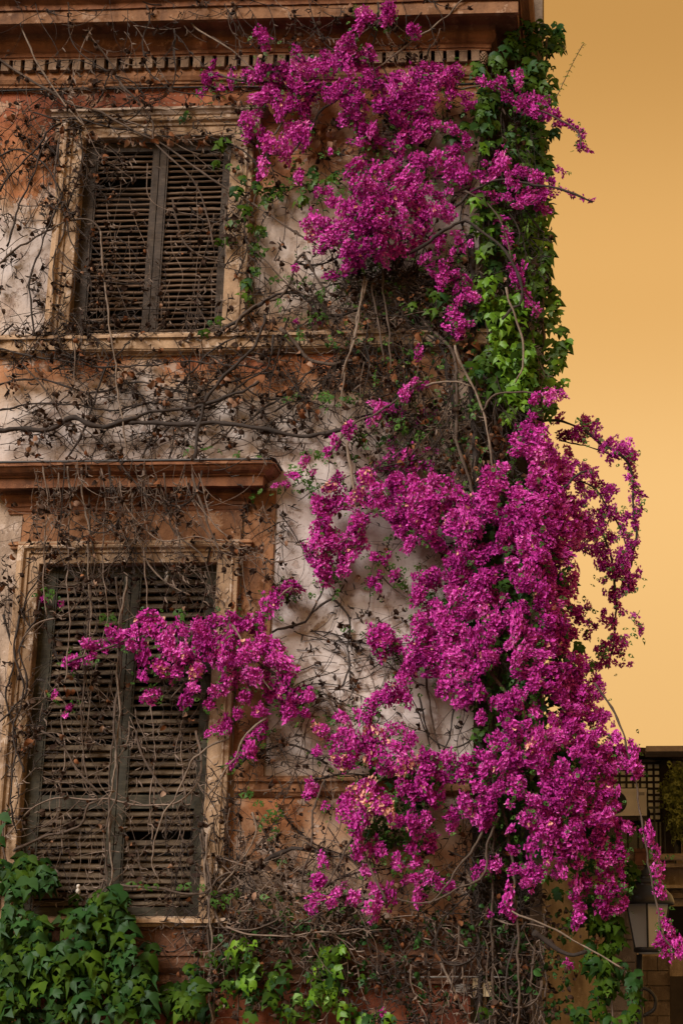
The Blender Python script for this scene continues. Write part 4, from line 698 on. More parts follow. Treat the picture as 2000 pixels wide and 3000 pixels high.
STEMS_COR = [
 (4.6, 'bark_mid', .20, '1244,946;1289,991;1321,1023;1334,1074;1340,1138;1334,1253;1341,1305;1361,1366;1382,1438;1392,1473;1410,1600;1420,1800;1430,2000;1440,2200;1445,2400;1440,2700;1450,3100'),
 (3.4, 'bark_light', .3, '1330,1010;1341,1050;1382,1127;1417,1218;1433,1295;1440,1366;1450,1420'),
 (5.0, 'bark_dark', .36, '1080,780;1168,755;1283,691;1315,666;1362,647;1410,679;1468,723;1499,768;1528,844;1519,895;1468,934'),
 (4.5, 'bark_dark', .24, '1254,444;1246,510;1239,561;1230,640;1200,740'),
 (3.0, 'bark_light', .34, '1480,840;1487,876;1512,934;1531,1010;1528,1074;1512,1125'),
 (3.2, 'bark_light', .3, '1250,1135;1290,1118;1335,1117;1380,1132'),
 (3.0, 'bark_mid', .3, '1410,1210;1440,1165;1500,1148;1560,1150;1590,1165'),
 (9.0, 'bark_dark', .10, '1380,700;1385,900;1380,1100;1390,1300;1400,1500;1410,1700;1400,1900;1410,2100;1400,2300;1390,2500;1400,2700;1410,3100'),
 (7.0, 'bark_dark', .08, '1300,980;1310,1100;1330,1200;1345,1300;1380,1420;1400,1500;1420,1650'),
 (5.0, 'bark_mid', .3, '1520,1340;1560,1346;1620,1352'),
 (6.0, 'bark_mid', .5, '1410,1930;1440,1975;1475,2020;1500,2060'),
 (3.2, 'bark_mid', .42, '1410,2434;1385,2485;1349,2536;1298,2602;1257,2648'),
 (3.0, 'bark_mid', .42, '1464,2383;1431,2459;1420,2551;1385,2582;1318,2617;1260,2640;1191,2643;1165,2633'),
 (3.6, 'bark_light', .16, '1270,2700;1280,2755;1288,2811;1313,2867;1344,2929;1364,2969;1380,3010'),
 (3.8, 'bark_mid', .3, '1466,2357;1492,2459;1507,2612;1515,2714;1517,2800;1520,2867;1517,3010'),
 (3.6, 'bark_mid', .2, '1560,2700;1563,2765;1555,2880;1563,3010'),
 (3.4, 'bark_mid', .16, '1600,2700;1590,2800;1600,2900;1590,3010'),
 (2.6, 'bark_light', .5, '1500,2670;1517,2679;1614,2719;1696,2765;1715,2774;1822,2838'),
 (7.5, 'bark_dark', .4, '1560,2730;1600,2758;1638,2785;1677,2797;1715,2785'),
 (3.0, 'bark_dark', .3, '1540,2700;1500,2780;1480,2870;1500,2960;1490,3010'),
]
STEMS_LOW = [
 (2.2, 'twig_pale', .34, '130,1370;140,1500;128,1650;135,1800'), (2.2, 'twig_pale', .34, '200,1368;206,1520;198,1680;205,1850;190,2000'), (2.2, 'twig_pale', .34, '420,1378;430,1520;424,1660;436,1800'), (2.4, 'bark_mid', .30, '480,1385;500,1540;560,1600;600,1640;630,1760'), (2.0, 'twig_pale', .30, '300,1372;310,1500;300,1640;315,1780;300,1900'), (2.0, 'twig_pale', .06, '440,2060;455,2200;440,2350;450,2500'), (2.0, 'twig_pale', .06, '540,2060;530,2200;545,2350;530,2520'), (2.0, 'twig_pale', .06, '180,2080;190,2220;175,2360;186,2500'), (3.0, 'bark_dark', .10, '10,1800;40,1920;20,2050;50,2180;30,2320;50,2440'), (3.0, 'bark_dark', .12, '70,1780;40,1900;70,2010;40,2150;70,2260'),
 (2.4, 'bark_light', .42, '680,1830;695,1853;733,1923;772,1993;791,2019'),
 (2.8, 'bark_light', .3, '784,2108;733,2134;702,2185;689,2223;651,2274;610,2330'),
 (2.6, 'bark_light', .16, '670,2159;606,2191;555,2248;523,2312;478,2396;453,2466;446,2530;472,2587'),
 (4.0, 'bark_mid', .10, '38,2491;96,2466;179,2440;236,2415;255,2370;281,2351;330,2320'),
 (3.0, 'bark_mid', .12, '357,1700;351,1955;332,2146;319,2338;325,2427;306,2555;300,2640'),
 (3.0, 'bark_light', .12, '372,1690;345,1900;350,2100;330,2300;318,2427;330,2555;310,2640'),
 (2.6, 'bark_mid', .14, '340,1690;360,1900;335,2100;345,2300;310,2427;315,2600'),
 (2.6, 'bark_mid', .12, '260,1380;262,1500;275,1650;262,1800;250,1950;240,2150;260,2300'),
 (2.6, 'bark_light', .30, '240,1370;246,1480;262,1560;258,1700;270,1800;240,1960'),
 (3.6, 'bark_mid', .14, '593,2427;612,2619;615,2746;619,2874;628,2995;630,3020'),
 (3.0, 'bark_light', .15, '605,2440;604,2600;622,2746;612,2874;622,3010'),
 (2.8, 'bark_mid', .16, '585,2440;618,2600;608,2746;628,2874;618,3010'),
 (3.4, 'bark_mid', .16, '351,2593;446,2600;529,2616;599,2612;663,2561;733,2555;760,2550'),
 (7.0, 'bark_dark', .14, '745,2560;770,2535;797,2515;855,2485;906,2491;960,2500'),
 (3.2, 'bark_dark', .08, '800,1855;851,1835;892,1819;922,1784;973,1758;1009,1789;1024,1819;1019,1886;1025,1950;1000,2010'),
 (2.4, 'bark_dark', .08, '892,1819;930,1760;960,1700'),
 (2.2, 'bark_mid', .16, '1100,1670;1121,1692;1157,1728;1203,1756;1254,1768'),
 (3.0, 'bark_mid', .10, '1244,1932;1254,2034;1269,2136;1290,2197'),
 (2.6, 'bark_dark', .07, '1229,2044;1244,2110;1257,2187'), (2.6, 'bark_dark', .07, '1326,2074;1315,2161;1300,2200'),
 (3.4, 'bark_mid', .14, '890,2065;930,2045;960,2050;985,2090'),
 (3.0, 'bark_dark', .12, '-10,2120;40,2080;80,2010;60,1900;100,1820;120,1760'),
 (4.0, 'bark_dark', .10, '690,2250;740,2215;830,2180;900,2200;960,2240'),
 (3.0, 'bark_mid', .2, '950,2280;920,2380;910,2480;890,2560;880,2640'),
 (2.6, 'bark_light', .2, '740,2380;750,2450;690,2540;640,2610'),
 (3.0, 'bark_mid', .12, '120,2140;180,2180;230,2260;300,2330'),
 (3.0, 'bark_mid', .12, '400,2140;420,2220;470,2300;500,2330'),
]
# fine twigs: u0, v0, u1, v1, number, heading (deg, 90 = up), spread, length, depth
TW_UP = [(0, 340, 190, 700, 90, 80, 40, (90, 260), .05), (0, 340, 260, 700, 34, 10, 30, (90, 240), .06), (150, 300, 700, 410, 36, -8, 25, (100, 330), .13), (270, 420, 650, 960, 34, -90, 8, (150, 480), .03, 1), (270, 420, 650, 900, 12, -60, 60, (60, 200), .05),
         (0, -30, 1300, 60, 50, -70, 40, (100, 300), .38), (0, -10, 1300, 200, 40, -70, 35, (80, 260), .30, 1), (760, 340, 1300, 540, 50, 5, 30, (80, 260), .06), (150, 420, 250, 980, 34, -90, 30, (80, 260), .12), (0, 700, 180, 980, 40, -60, 70, (60, 200), .07), (0, 240, 700, 330, 20, -10, 25, (100, 300), .06), (660, 430, 760, 960, 16, -90, 40, (60, 180), .12)]
TW_MID = [(0, 980, 820, 1340, 190, 10, 30, (80, 330), .07), (0, 1040, 900, 1330, 110, -70, 50, (60, 220), .10), (60, 1340, 600, 1420, 60, -90, 7, (180, 480), .34, 1), (0, 1345, 790, 1380, 10, 0, 14, (100, 260), .33), (60, 1470, 700, 1640, 50, -80, 35, (70, 240), .10), (640, 760, 1000, 1000, 50, -30, 70, (80, 260), .10), (950, 770, 1290, 960, 240, 20, 70, (70, 240), .16), (980, 960, 1300, 1060, 50, -80, 40, (70, 240), .16), (760, 1080, 1100, 1300, 50, 10, 50, (70, 240), .08), (700, 1430, 840, 1800, 34, -90, 35, (60, 200), .05), (810, 1420, 850, 1780, 24, -90, 60, (40, 90), .05), (900, 1040, 1150, 1120, 40, -5, 15, (80, 200), .06)]
TW_COR = [(1180, 1060, 1480, 1420, 130, -88, 18, (100, 320), .16), (1340, 1480, 1500, 2650, 130, -88, 14, (120, 360), .14), (1400, 150, 1560, 900, 50, -89, 5, (140, 300), .05), (1380, 200, 1500, 900, 30, -80, 40, (80, 240), .12), (900, 2650, 1720, 2980, 110, -87, 12, (120, 340), .18), (900, 2640, 1650, 2800, 50, -10, 25, (90, 280), .16), (1200, 2650, 1720, 2980, 40, -87, 12, (120, 340), .20, 1), (950, 2300, 1400, 2640, 60, -60, 40, (90, 260), .15)]
TW_LOW = [(120, 1640, 620, 2560, 90, -89, 8, (150, 560), .05, 1), (120, 1660, 620, 2500, 34, -70, 50, (60, 220), .07, 1), (0, 1780, 100, 2450, 70, 80, 50, (60, 240), .10), (800, 1800, 1130, 2100, 34, -20, 60, (80, 280), .03), (850, 1800, 1050, 2050, 18, 0, 12, (120, 300), .03), (690, 2140, 960, 2300, 50, -40, 50, (70, 220), .12), (600, 2300, 720, 2720, 50, -88, 20, (80, 260), .12), (640, 2500, 1000, 2760, 90, -30, 35, (100, 300), .20, 1), (690, 2330, 960, 2560, 36, -50, 50, (80, 220), .06), (60, 2640, 620, 2760, 20, -10, 40, (60, 160), .14), (500, 2200, 640, 2640, 40, -85, 25, (80, 260), .08)]

# ------------------------------------------------------------------ plants
def rot_between(zdir, roll):
    z = zdir/np.linalg.norm(zdir); h = np.array((0, 0, 1.0)) if abs(z[2]) < .95 else np.array((1.0, 0, 0))
    x = np.cross(h, z); x /= np.linalg.norm(x); y = np.cross(z, x)
    c, s = math.cos(roll), math.sin(roll)
    return np.stack([x*c+y*s, -x*s+y*c, z], 1)
def rvec(n): v = RNG.normal(size=(n, 3)); return v/np.linalg.norm(v, axis=1)[:, None]

# --- bracts: three papery pointed bracts round a tiny pale flower
def flower_geo(size, rnd, peach=0.0):
    V, Fc, S = [], [], []
    open_ = rnd.uniform(.5, 1.05); s0 = rnd.random()
    pe = rnd.random() < peach
    for k in range(3):
        a = 2*math.pi*k/3+rnd.uniform(-.25, .25); l = size*rnd.uniform(.85, 1.15); w = l*rnd.uniform(.34, .44); o = open_+rnd.uniform(-.2, .2)
        d = np.array((math.cos(a)*math.sin(o), math.sin(a)*math.sin(o), math.cos(o))); sd = np.array((-math.sin(a), math.cos(a), 0)); nn = np.cross(sd, d)
        cup = w*rnd.uniform(.25, .6); tip = rnd.uniform(-.15, .2)*l
        b0 = len(V)
        V += [d*l*.04, d*l*.46+sd*w-nn*cup*.7, d*l+nn*tip, d*l*.46-sd*w-nn*cup*.7, d*l*.50]
        Fc += [(b0, b0+1, b0+4), (b0+1, b0+2, b0+4), (b0+2, b0+3, b0+4), (b0+3, b0, b0+4)]
        s = 2.2+rnd.uniform(0, .2) if pe else .15+.95*(.55*s0+.45*rnd.random())
        S += [s]*5
        if not pe: S[b0] = s*.3; S[b0+4] = s*.8; S[b0+2] = s*1.12  # base darkened, tip paled: shadow gaps and lit tips put into the colour
    return np.array(V), np.array(Fc), np.array(S)
def cluster_geo(n, rad, fs, seed, peach=0.0):
    rnd = random.Random(seed); V, Fc, S = [], [], []; k = 0
    for i in range(n):
        ph = math.acos(1-2*(i+.5)/n); th = i*2.39996+rnd.uniform(-.4, .4)
        d = np.array((math.sin(ph)*math.cos(th), math.sin(ph)*math.sin(th), math.cos(ph)))
        v, f, s = flower_geo(fs*rnd.uniform(.75, 1.2), rnd, peach)
        dd = d+np.array([rnd.gauss(0, .35) for _ in range(3)])
        v = v @ rot_between(dd, rnd.uniform(0, 6.28)).T + d*rad*rnd.uniform(.35, 1.0)*np.array((1.1, 1, .9))
        V.append(v); Fc.append(f+k); S.append(s); k += len(v)
    return np.vstack(V), np.vstack(Fc), np.concatenate(S)
CL = {}
for nm, n, rad, fs, var in (('big', 66, .070, .0255, 6), ('mid', 38, .052, .0245, 6), ('small', 17, .033, .0235, 6), ('tiny', 7, .017, .022, 5), ('peach', 42, .054, .025, 3)):
    CL[nm] = [cluster_geo(n, rad, fs, 100*len(CL)+k, .42 if nm == 'peach' else .008) for k in range(var)]
CLM = {k: [np_mesh('flower_cluster', *g) for g in v] for k, v in CL.items()}
RAD = dict(big=29, mid=22, small=14.5, tiny=8, peach=24)
def bulge(u, v):
    """how far the mass of flowers stands off the wall (m)"""
    g = lambda cu, cv, su, sv, h: h*math.exp(-((u-cu)/su)**2-((v-cv)/sv)**2)
    return .20+g(1080, 250, 300, 130, .16)+g(1100, 640, 180, 150, .30)+g(1560, 1900, 230, 520, .55)+g(1250, 1500, 260, 130, .15)+g(650, 1930, 300, 120, .16)+g(1130, 2300, 200, 230, .26)+g(1680, 2380, 180, 200, .25)+g(1780, 1500, 130, 300, .05)
clusters = []                                     # kind, variant, position, size
def plant_flowers(txt, off=0.0, dens=1.0, back=0):
    for e in pts_of(txt):
        u, v, ru, rv = e[:4]; db = e[4] if len(e) > 4 else 0
        rm = min(ru, rv); big = max(ru, rv)
        kind = 'big' if rm >= 24 else 'mid' if rm >= 15 else 'small' if rm >= 8.5 else 'tiny'
        Rp = RAD[kind]*.92; n = max(1, int(round(dens*1.15*ru*rv/(Rp*Rp)*.9+random.uniform(0, .7))))
        if kind == 'tiny' and n < 2 and big > 6: n = 2
        for k in range(n):
            for _ in range(20):
                a, b = random.uniform(-1, 1), random.uniform(-1, 1)
                if a*a+b*b <= 1: break
            su, sv = max(ru-Rp*.55, 0), max(rv-Rp*.55, 0)
            if n == 1: a, b = a*.4, b*.4
            uu, vv = u+a*su, v+b*sv
            kd = kind if random.random() < (.35 if v < 480 else .65) else {'big': 'mid', 'mid': 'small', 'small': 'small', 'tiny': 'tiny'}[kind]
            for (pu, pv, pr) in PEACH:
                if (uu-pu)**2+(vv-pv)**2 < pr*pr and random.random() < .34: kd = 'peach'
            y = -(bulge(uu, vv)+off+db+random.uniform(-.10, .08)+.05*(1-a*a-b*b))
            if uu > 1570 and vv < 2500: y += min(.75, (uu-1570)/130*.5)*min(1, max(0, (2150-vv)/300))
            elif uu < 1570: y = min(y, -.05)
            if vv < 175 and uu < 1440: y = min(y, -.34-.22*min(1, (175-vv)/90)+random.uniform(-.04, .04))
            if back: y = back+random.uniform(-.12, .12)
            clusters.append((kd, random.randrange(len(CL[kd])), at(uu, vv, y), random.uniform(.85, 1.15)*(min(1.0, rm/RAD[kd]+.35) if kd in ('tiny',) else 1)))
for t_ in (FL_TOP, FL_MID, FL_BAND, FL_BIG, FL_LOW, FL_WIN): plant_flowers(t_, 0, 2.1 if t_ is FL_BIG else 1.6 if t_ is FL_TOP else 1.35 if t_ is FL_MID else 2.2 if t_ is FL_WIN else 1.95)
sk = FL_SKY.split('1902,2437')
plant_flowers(sk[0], .05, 1.75, .55)
plant_flowers('1902,2437'+sk[1], .05, .95)
bou = thing('bougainvillea', 'huge magenta flowering bougainvillea spilling over the facade and its right corner', 'bougainvillea')
WGT = dict(big=1.3, mid=1.1, small=-3, tiny=-3, peach=1.15)
order = sorted(range(len(clusters)), key=lambda i: clusters[i][2][1]*1.0-WGT[clusters[i][0]]*clusters[i][3]*1.2+random.uniform(0, .25))
AN = [random.choice(((1.45, .9, .85), (1.2, 1, .9), (1.65, .8, .8), (1, 1, 1))) for _ in clusters]
top = set(order[:300]); BV, BF, BS, k0 = [], [], [], 0
for i, (kd, va, p, sc) in enumerate(clusters):
    e = (random.uniform(0, 6.28), random.uniform(0, 6.28), random.uniform(0, 6.28))
    if i in top:
        o = link('flower_cluster', CLM[kd][va], 'bract', bou); o.location = p; o.rotation_euler = e; o.scale = (sc*AN[i][0], sc*AN[i][1], sc*AN[i][2])
    else:
        from mathutils import Euler
        Rm = np.array(Euler(e).to_matrix()); v, f, s = CL[kd][va]
        BV.append((v*sc*np.array(AN[i])) @ Rm.T+p); BF.append(f+k0); BS.append(s+random.uniform(-.34, .22)); k0 += len(v)
o = link('flower_mass', np_mesh('flower_mass', np.vstack(BV), np.vstack(BF), np.concatenate(BS)), 'bract', bou); o['kind'] = 'stuff'

# --- leaves
def leaf_outline(kind):
    if kind == 'ivy':      # three pointed lobes, toothed
        h = [(0, 0), (.20, -.12), (.42, -.06), (.52, .12), (.56, .30), (.74, .64), (.46, .56), (.31, .57), (.30, .74), (.17, .92), (.08, 1.10), (0, 1.28)]
    elif kind == 'ivy2':
        h = [(0, 0), (.18, -.14), (.40, -.10), (.62, .08), (.50, .22), (.60, .50), (.36, .50), (.28, .62), (.18, .86), (0, 1.18)]
    else:                  # plain pointed leaf
        h = [(0, 0), (.20, .14), (.31, .40), (.24, .70), (.10, .92), (0, 1.08)]
    return h
def leaf_geo(kind, seed, fold=.10, curl=.62):
    rnd = random.Random(seed); h = leaf_outline(kind)
    pr = [(x*rnd.uniform(.9, 1.1), y*rnd.uniform(.95, 1.05)) for x, y in h]; V = []
    f = fold*rnd.uniform(.5, 1.6); c = curl*rnd.uniform(.4, 1.6); tw = rnd.uniform(-.2, .2)
    def P(x, y): return (x, y, abs(x)*f-(c*y*y*.5)-abs(x)*abs(x)*c*1.2+tw*x*y+rnd.uniform(-.015, .015))
    mid = [P(0, t) for t in (0, .35, .70)]
    right = [P(x, y) for x, y in pr[1:-1]]; left = [P(-x*rnd.uniform(.92, 1.08), y) for x, y in pr[1:-1]]; tip = P(0, pr[-1][1])
    V = mid+right+left+[tip]; n = len(right); T = len(V)-1; Fc = []
    for b0, flip in ((3, False), (3+n, True)):
        ring = [0]+[b0+i for i in range(n)]+[T]
        for i in range(len(ring)-1):
            yv = (V[ring[i]][1]+V[ring[i+1]][1])/2; m_ = 1 if yv < .55 else 2
            t = (ring[i], ring[i+1], m_)
            if len(set(t)) == 3: Fc.append(t[::-1] if flip else t)
        t = (1, 2, b0+n//2+1) if n > 4 else (1, 2, b0+n-1)
    V = np.array(V); V[:, 1] -= .02
    S = np.full(len(V), .5); S[:3] = .72
    return V, np.array(Fc), S
LG = {k: [leaf_geo(k, 50+i) for i in range(5)] for k in ('ivy', 'ivy2', 'plain')}
def dry_geo(seed):
    rnd = random.Random(seed); V, Fc = [], []; n = 5; w = rnd.uniform(.28, .45); c = rnd.uniform(1.2, 2.6); tw = rnd.uniform(-1.4, 1.4)
    for i in range(n):
        t = i/(n-1); ww = w*math.sin(math.pi*(.08+.86*t)); a = c*t; y = math.sin(a)/c*1.1; z = -(1-math.cos(a))/c*1.1
        ca, sa = math.cos(tw*t), math.sin(tw*t)
        for s in (-1, 0, 1): V.append((s*ww*ca, y-s*ww*sa*.3, z+s*ww*sa+(.22*ww*2 if s else 0)+rnd.uniform(-.03, .03)))
    for i in range(n-1):
        for j in (0, 1): q = i*3+j; Fc += [(q, q+1, q+3), (q+1, q+4, q+3)]
    return np.array(V), np.array(Fc), np.full(len(V), rnd.uniform(.2, .9))
LG['dry'] = [dry_geo(i) for i in range(6)]
LM = {}
def leaf_mesh(kind, va, mat):
    key = (kind, va, mat)
    if key not in LM: LM[key] = np_mesh('leaf', *LG[kind][va]); LM[key].materials.append(MATS[mat])
    return LM[key]
def leaf_frame(tilt, droop, roll):
    """leaf hanging on the wall: tip down (roll swings it), face to the street and a little up"""
    n = np.array((tilt, -1.0, droop)); n /= np.linalg.norm(n)
    d = np.array((math.sin(roll), 0, -math.cos(roll))); d = d-n*d.dot(n); d /= np.linalg.norm(d)
    x = np.cross(d, n); return np.stack([x, d, n], 1)
def scatter(txt, size, cover, depth, kinds, mats, jitter=.06, rolls=.7, tilt=.45, droop=(.0, .9), yfun=None):
    """list of (y, kind, variant, mat, matrix3, position, size)"""
    L_ = []
    for e in pts_of(txt):
        u, v, ru, rv = e[:4]; n = max(2, int(round(cover*math.pi*ru*rv/(size*size*.62))))
        for k in range(n):
            for _ in range(20):
                a, b = random.uniform(-1, 1), random.uniform(-1, 1)
                if a*a+b*b <= 1: break
            s = size*MPP*random.choice((.5, .65, .8, .9, 1, 1.1, 1.3)); uu, vv = u+a*ru, v+b*rv-size*.45
            d0 = (yfun(uu, vv) if yfun else depth); y = -(d0+random.uniform(-jitter, jitter))
            kd = random.choice(kinds)
            L_.append((y, kd, random.randrange(len(LG[kd])), random.choice(mats), leaf_frame(random.gauss(0, tilt), random.uniform(*droop), random.gauss(0, rolls)), at(uu, vv, y), s))
    return L_
def place_leaves(par, L_, name='leaf', limit=300, rest='leaf_mass'):
    L_ = sorted(L_, key=lambda q: q[0]-q[6]*1.5)
    rest_by = {}
    for i, (y, kd, va, mt, Rm, p, s) in enumerate(L_):
        if i < limit:
            o = link(name, leaf_mesh(kd, va, mt), mt, par)
            o.matrix_world = Matrix([[*(Rm[r]*s), p[r]] for r in range(3)]+[[0, 0, 0, 1]])
        else: rest_by.setdefault(mt, []).append((kd, va, Rm, p, s))
    if not rest_by: return
    V_, F_, S_, MI = [], [], [], []; k0 = 0; mats = list(rest_by)
    for mi, mt in enumerate(mats):
        for kd, va, Rm, p, s in rest_by[mt]:
            v, f, sh = LG[kd][va]; V_.append((v*s) @ Rm.T+p); F_.append(f+k0); S_.append(sh+random.uniform(-.3, .4)); MI.append(np.full(len(f), mi)); k0 += len(v)
    me = np_mesh(rest, np.vstack(V_), np.vstack(F_), np.concatenate(S_))
    for mt in mats: me.materials.append(MATS[mt])
    mi = np.concatenate(MI).astype(np.int32)
    if len(mi) == len(me.polygons): me.polygons.foreach_set('material_index', mi)
    o = link(rest, me, None, par); o['kind'] = 'stuff'

# --- stems and twigs
def stem(par, r, mat, depth, pts, name='stem', wob=3.4):
    P2 = spline(pts_of(pts), 15); n = len(P2)
    ph = random.uniform(0, 6); P3 = []
    for i, (u, v) in enumerate(P2):
        w = wob*math.sin(i*.55+ph)+.6*wob*math.sin(i*1.27+2*ph)+random.gauss(0, wob*.4)
        P3.append(at(u+w*.6, v+w*.6, -(depth+.02*math.sin(i*.37+ph)+random.gauss(0, .004))))
    rad = np.array([r*MPP*(1.12-.32*i/n)*random.uniform(.72, 1.25) for i in range(n)])
    o = MB().tube(P3, rad, 7).build(name, mat, par, True); return P3
def twigs(par, specs, extra, mats=('twig', 'bark_mid', 'twig_pale'), seed=0):
    rnd = random.Random(seed); bins = {m: MB() for m in mats}; nodes = []
    for (u0, v0, u1, v1, n, hd, sp, ln, dp, *pale) in specs:
        jobs = []
        for k in range(n):
            main = rnd.random() < .11
            jobs.append((rnd.uniform(u0, u1), rnd.uniform(v0, v1), R(hd+rnd.gauss(0, sp)), rnd.uniform(*ln)*(1.9 if main else 1), dp+rnd.uniform(-.03, .05), rnd.choices(mats, (2, 4, 5) if pale else (10, 2, 1))[0], rnd.choice((.0028, .0036, .0046))*rnd.uniform(.8, 1.15)*(1.9 if main else 1), main))
        while jobs:
            u, v, h, l, d, mt, r0, main = jobs.pop(); st = 14; m = max(4, int(l/st)); P3 = []; dh = 0
            if main and l > ln[1]*2.2: continue
            for i in range(m):
                if u > 1600: break
                P3.append(at(u, v, -max(.012, d))); dh = dh*.75+rnd.gauss(0, .13); h += dh*.55; d += rnd.gauss(0, .006)
                u += st*math.cos(h); v -= st*math.sin(h)
                if rnd.random() < .20: nodes.append((u, v, d, mt, h))
                if main and rnd.random() < .20: jobs.append((u, v, h+rnd.choice((-1, 1))*rnd.uniform(.3, .9), rnd.uniform(50, 190), d, mt, r0*.5*(1-.4*i/m), False))
            if len(P3) > 2: bins[mt].tube(P3, np.linspace(r0, r0*.45, m)[:len(P3)], 4, False)
    for (u, v, d, mt, h) in nodes:                # short hooked spurs at the nodes
        a = h+rnd.choice((-1, 1))*rnd.uniform(.6, 1.6); l = rnd.uniform(5, 12); q = [at(u, v, -max(.012, d))]; c = rnd.uniform(-.9, .9)
        for i in range(2):
            u += l*math.cos(a); v -= l*math.sin(a); a += c; d += rnd.uniform(0, .02); q.append(at(u, v, -max(.012, d)))
        bins[mt].tube(q, np.array((.0042, .0050, .0018))*rnd.uniform(.8, 1.6), 4, False)
    for m, b in bins.items():
        if b.v: o = b.build('twigs', m, par, False); o['kind'] = 'stuff'
    return nodes

# --- bougainvillea wood: arching canes that carry the flowers
for r, mt, d, p in [(5, 'bark_mid', .2, '1246,510;1200,420;1120,330;1020,270;900,250;780,240;700,235;620,215'), (3, 'bark_mid', .25, '900,250;840,330;790,430;765,510'), (3, 'bark_dark', .25, '1020,270;940,330;880,410;850,460'), (3.5, 'bark_mid', .25, '1120,330;1180,250;1260,230;1350,260;1450,250;1540,310;1620,340;1690,385;1705,440'), (3, 'bark_mid', .25, '1020,200;1040,120;1100,60;1140,0'), (4, 'bark_dark', .3, '1300,640;1380,560;1460,530;1560,540;1640,555;1730,588'), (2.6, 'bark_mid', .3, '1362,560;1430,600;1470,660;1500,760;1530,850;1580,920'),
                    (4, 'bark_dark', .35, '1440,1700;1520,1560;1600,1470;1680,1400;1720,1380'), (4, 'bark_dark', -.52, '1560,1240;1620,1232;1700,1255;1760,1300;1830,1345;1850,1400;1856,1500;1862,1560;1850,1640;1840,1720'), (3.5, 'bark_dark', -.52, '1640,1500;1720,1520;1760,1560;1790,1640;1800,1730;1800,1820;1795,1900;1770,1950'), (2.2, 'bark_dark', -.52, '1640,1290;1700,1305;1760,1320;1810,1345'), (2.6, 'bark_dark', -.52, '1680,1400;1740,1430;1775,1480;1810,1540;1840,1620'),
                    (3, 'bark_mid', .4, '1740,2000;1767,2038;1798,2088;1821,2142;1832,2176;1855,2268;1871,2356;1882,2425;1895,2513;1910,2582;1925,2667;1937,2736;1975,2785'), (5, 'bark_mid', .3, '1040,1480;1120,1460;1200,1500;1300,1530;1400,1560'), (4, 'bark_mid', .3, '1000,1620;1080,1500;1130,1520;1200,1570'), (4, 'bark_mid', .3, '900,2060;840,2000;740,1930;640,1860;540,1840;440,1860;300,1900;200,1945'), (3, 'bark_mid', .3, '640,1860;600,1930;540,2000;500,2040'),
                    (4, 'bark_mid', .35, '1400,2250;1280,2260;1160,2220;1060,2180;960,2140'), (4, 'bark_mid', .35, '1160,2220;1080,2330;1050,2430;1080,2530;1130,2640'), (3, 'bark_mid', .3, '1050,2430;980,2550;930,2640'), (3, 'bark_light', .3, '800,1760;850,1720'), (3, 'bark_mid', .28, '960,1330;1020,1260;1100,1210;1190,1150;1240,1120')]:
    stem(bou, r, mt, d, p, 'branch')
bl = []
for e in [c for c in clusters if random.random() < .8]:
    for _ in range(random.choice((2, 3, 4))):
        uu, vv = survey(e[2]); uu += random.gauss(0, 17); vv += random.gauss(0, 17); y = min(-.03, e[2][1]+random.uniform(-.07, .12)); s = random.uniform(11, 20)*MPP
        if 1600 < uu and vv < 2450 and random.random() < .8: continue
        bl.append((y+9, 'plain', random.randrange(5), 'small_leaf', leaf_frame(random.gauss(0, .7), random.uniform(-.3, 1.2), random.gauss(0, 1.5)), at(uu, vv, y), s))
bl += scatter(SMALL, 21, 2.3, .17, ('plain',), ('small_leaf',), .09, 1.2, .7)
# shaded inner foliage of the big mass
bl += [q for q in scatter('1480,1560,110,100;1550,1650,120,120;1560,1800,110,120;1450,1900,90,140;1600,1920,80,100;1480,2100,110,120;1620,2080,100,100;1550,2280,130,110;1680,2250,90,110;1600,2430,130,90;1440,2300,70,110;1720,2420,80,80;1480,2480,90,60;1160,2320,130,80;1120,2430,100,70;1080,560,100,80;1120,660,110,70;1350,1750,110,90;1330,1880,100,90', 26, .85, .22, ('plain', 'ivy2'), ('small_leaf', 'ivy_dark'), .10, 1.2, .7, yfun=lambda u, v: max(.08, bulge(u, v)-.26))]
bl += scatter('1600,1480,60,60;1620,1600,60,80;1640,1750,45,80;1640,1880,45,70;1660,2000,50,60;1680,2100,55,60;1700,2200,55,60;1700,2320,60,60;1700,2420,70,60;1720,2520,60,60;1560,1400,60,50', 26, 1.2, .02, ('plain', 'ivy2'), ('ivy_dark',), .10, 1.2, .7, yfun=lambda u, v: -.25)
place_leaves(bou, bl, 'leaf', 120)

# --- ivies
iv = thing('ivy', 'dense dark green lobed ivy climbing over the lower left window sill', 'ivy', 'ivies')
place_leaves(iv, scatter(IVY_LOW, 37, 2.0, .24, ('ivy', 'ivy', 'ivy2'), ('ivy_green', 'ivy_green', 'ivy_dark', 'ivy_dark'), .19, .5, .4, (.2, 1.3)), 'leaf', 300)  # darker leaf mix paints in the weaker light at the foot
for p in ('60,3040;90,2900;60,2760;100,2640;60,2540', '300,3040;280,2900;320,2780;290,2660;340,2620', '420,3040;400,2900;390,2780', '560,3040;540,2940;560,2860', '20,2540;8,2470;14,2400'): stem(iv, 3, 'bark_mid', .1, p)
iv = thing('ivy', 'light green ivy and fern-like shoots hanging at the bottom centre', 'ivy', 'ivies')
place_leaves(iv, scatter(IVY_MIDL, 29, 1.8, .24, ('ivy', 'ivy2', 'plain'), ('ivy_green', 'ivy_green', 'ivy_bright', 'ivy_dark'), .08, .7, .5, (.1, 1.0)), 'leaf', 300)
for p in ('690,3040;700,2900;680,2800;720,2780', '745,3040;742,2950;750,2850', '960,3040;960,2900;975,2790', '915,3040;912,2950;912,2870', '1010,3040;1020,2980;1120,2985'): stem(iv, 2.6, 'bark_mid', .16, p)
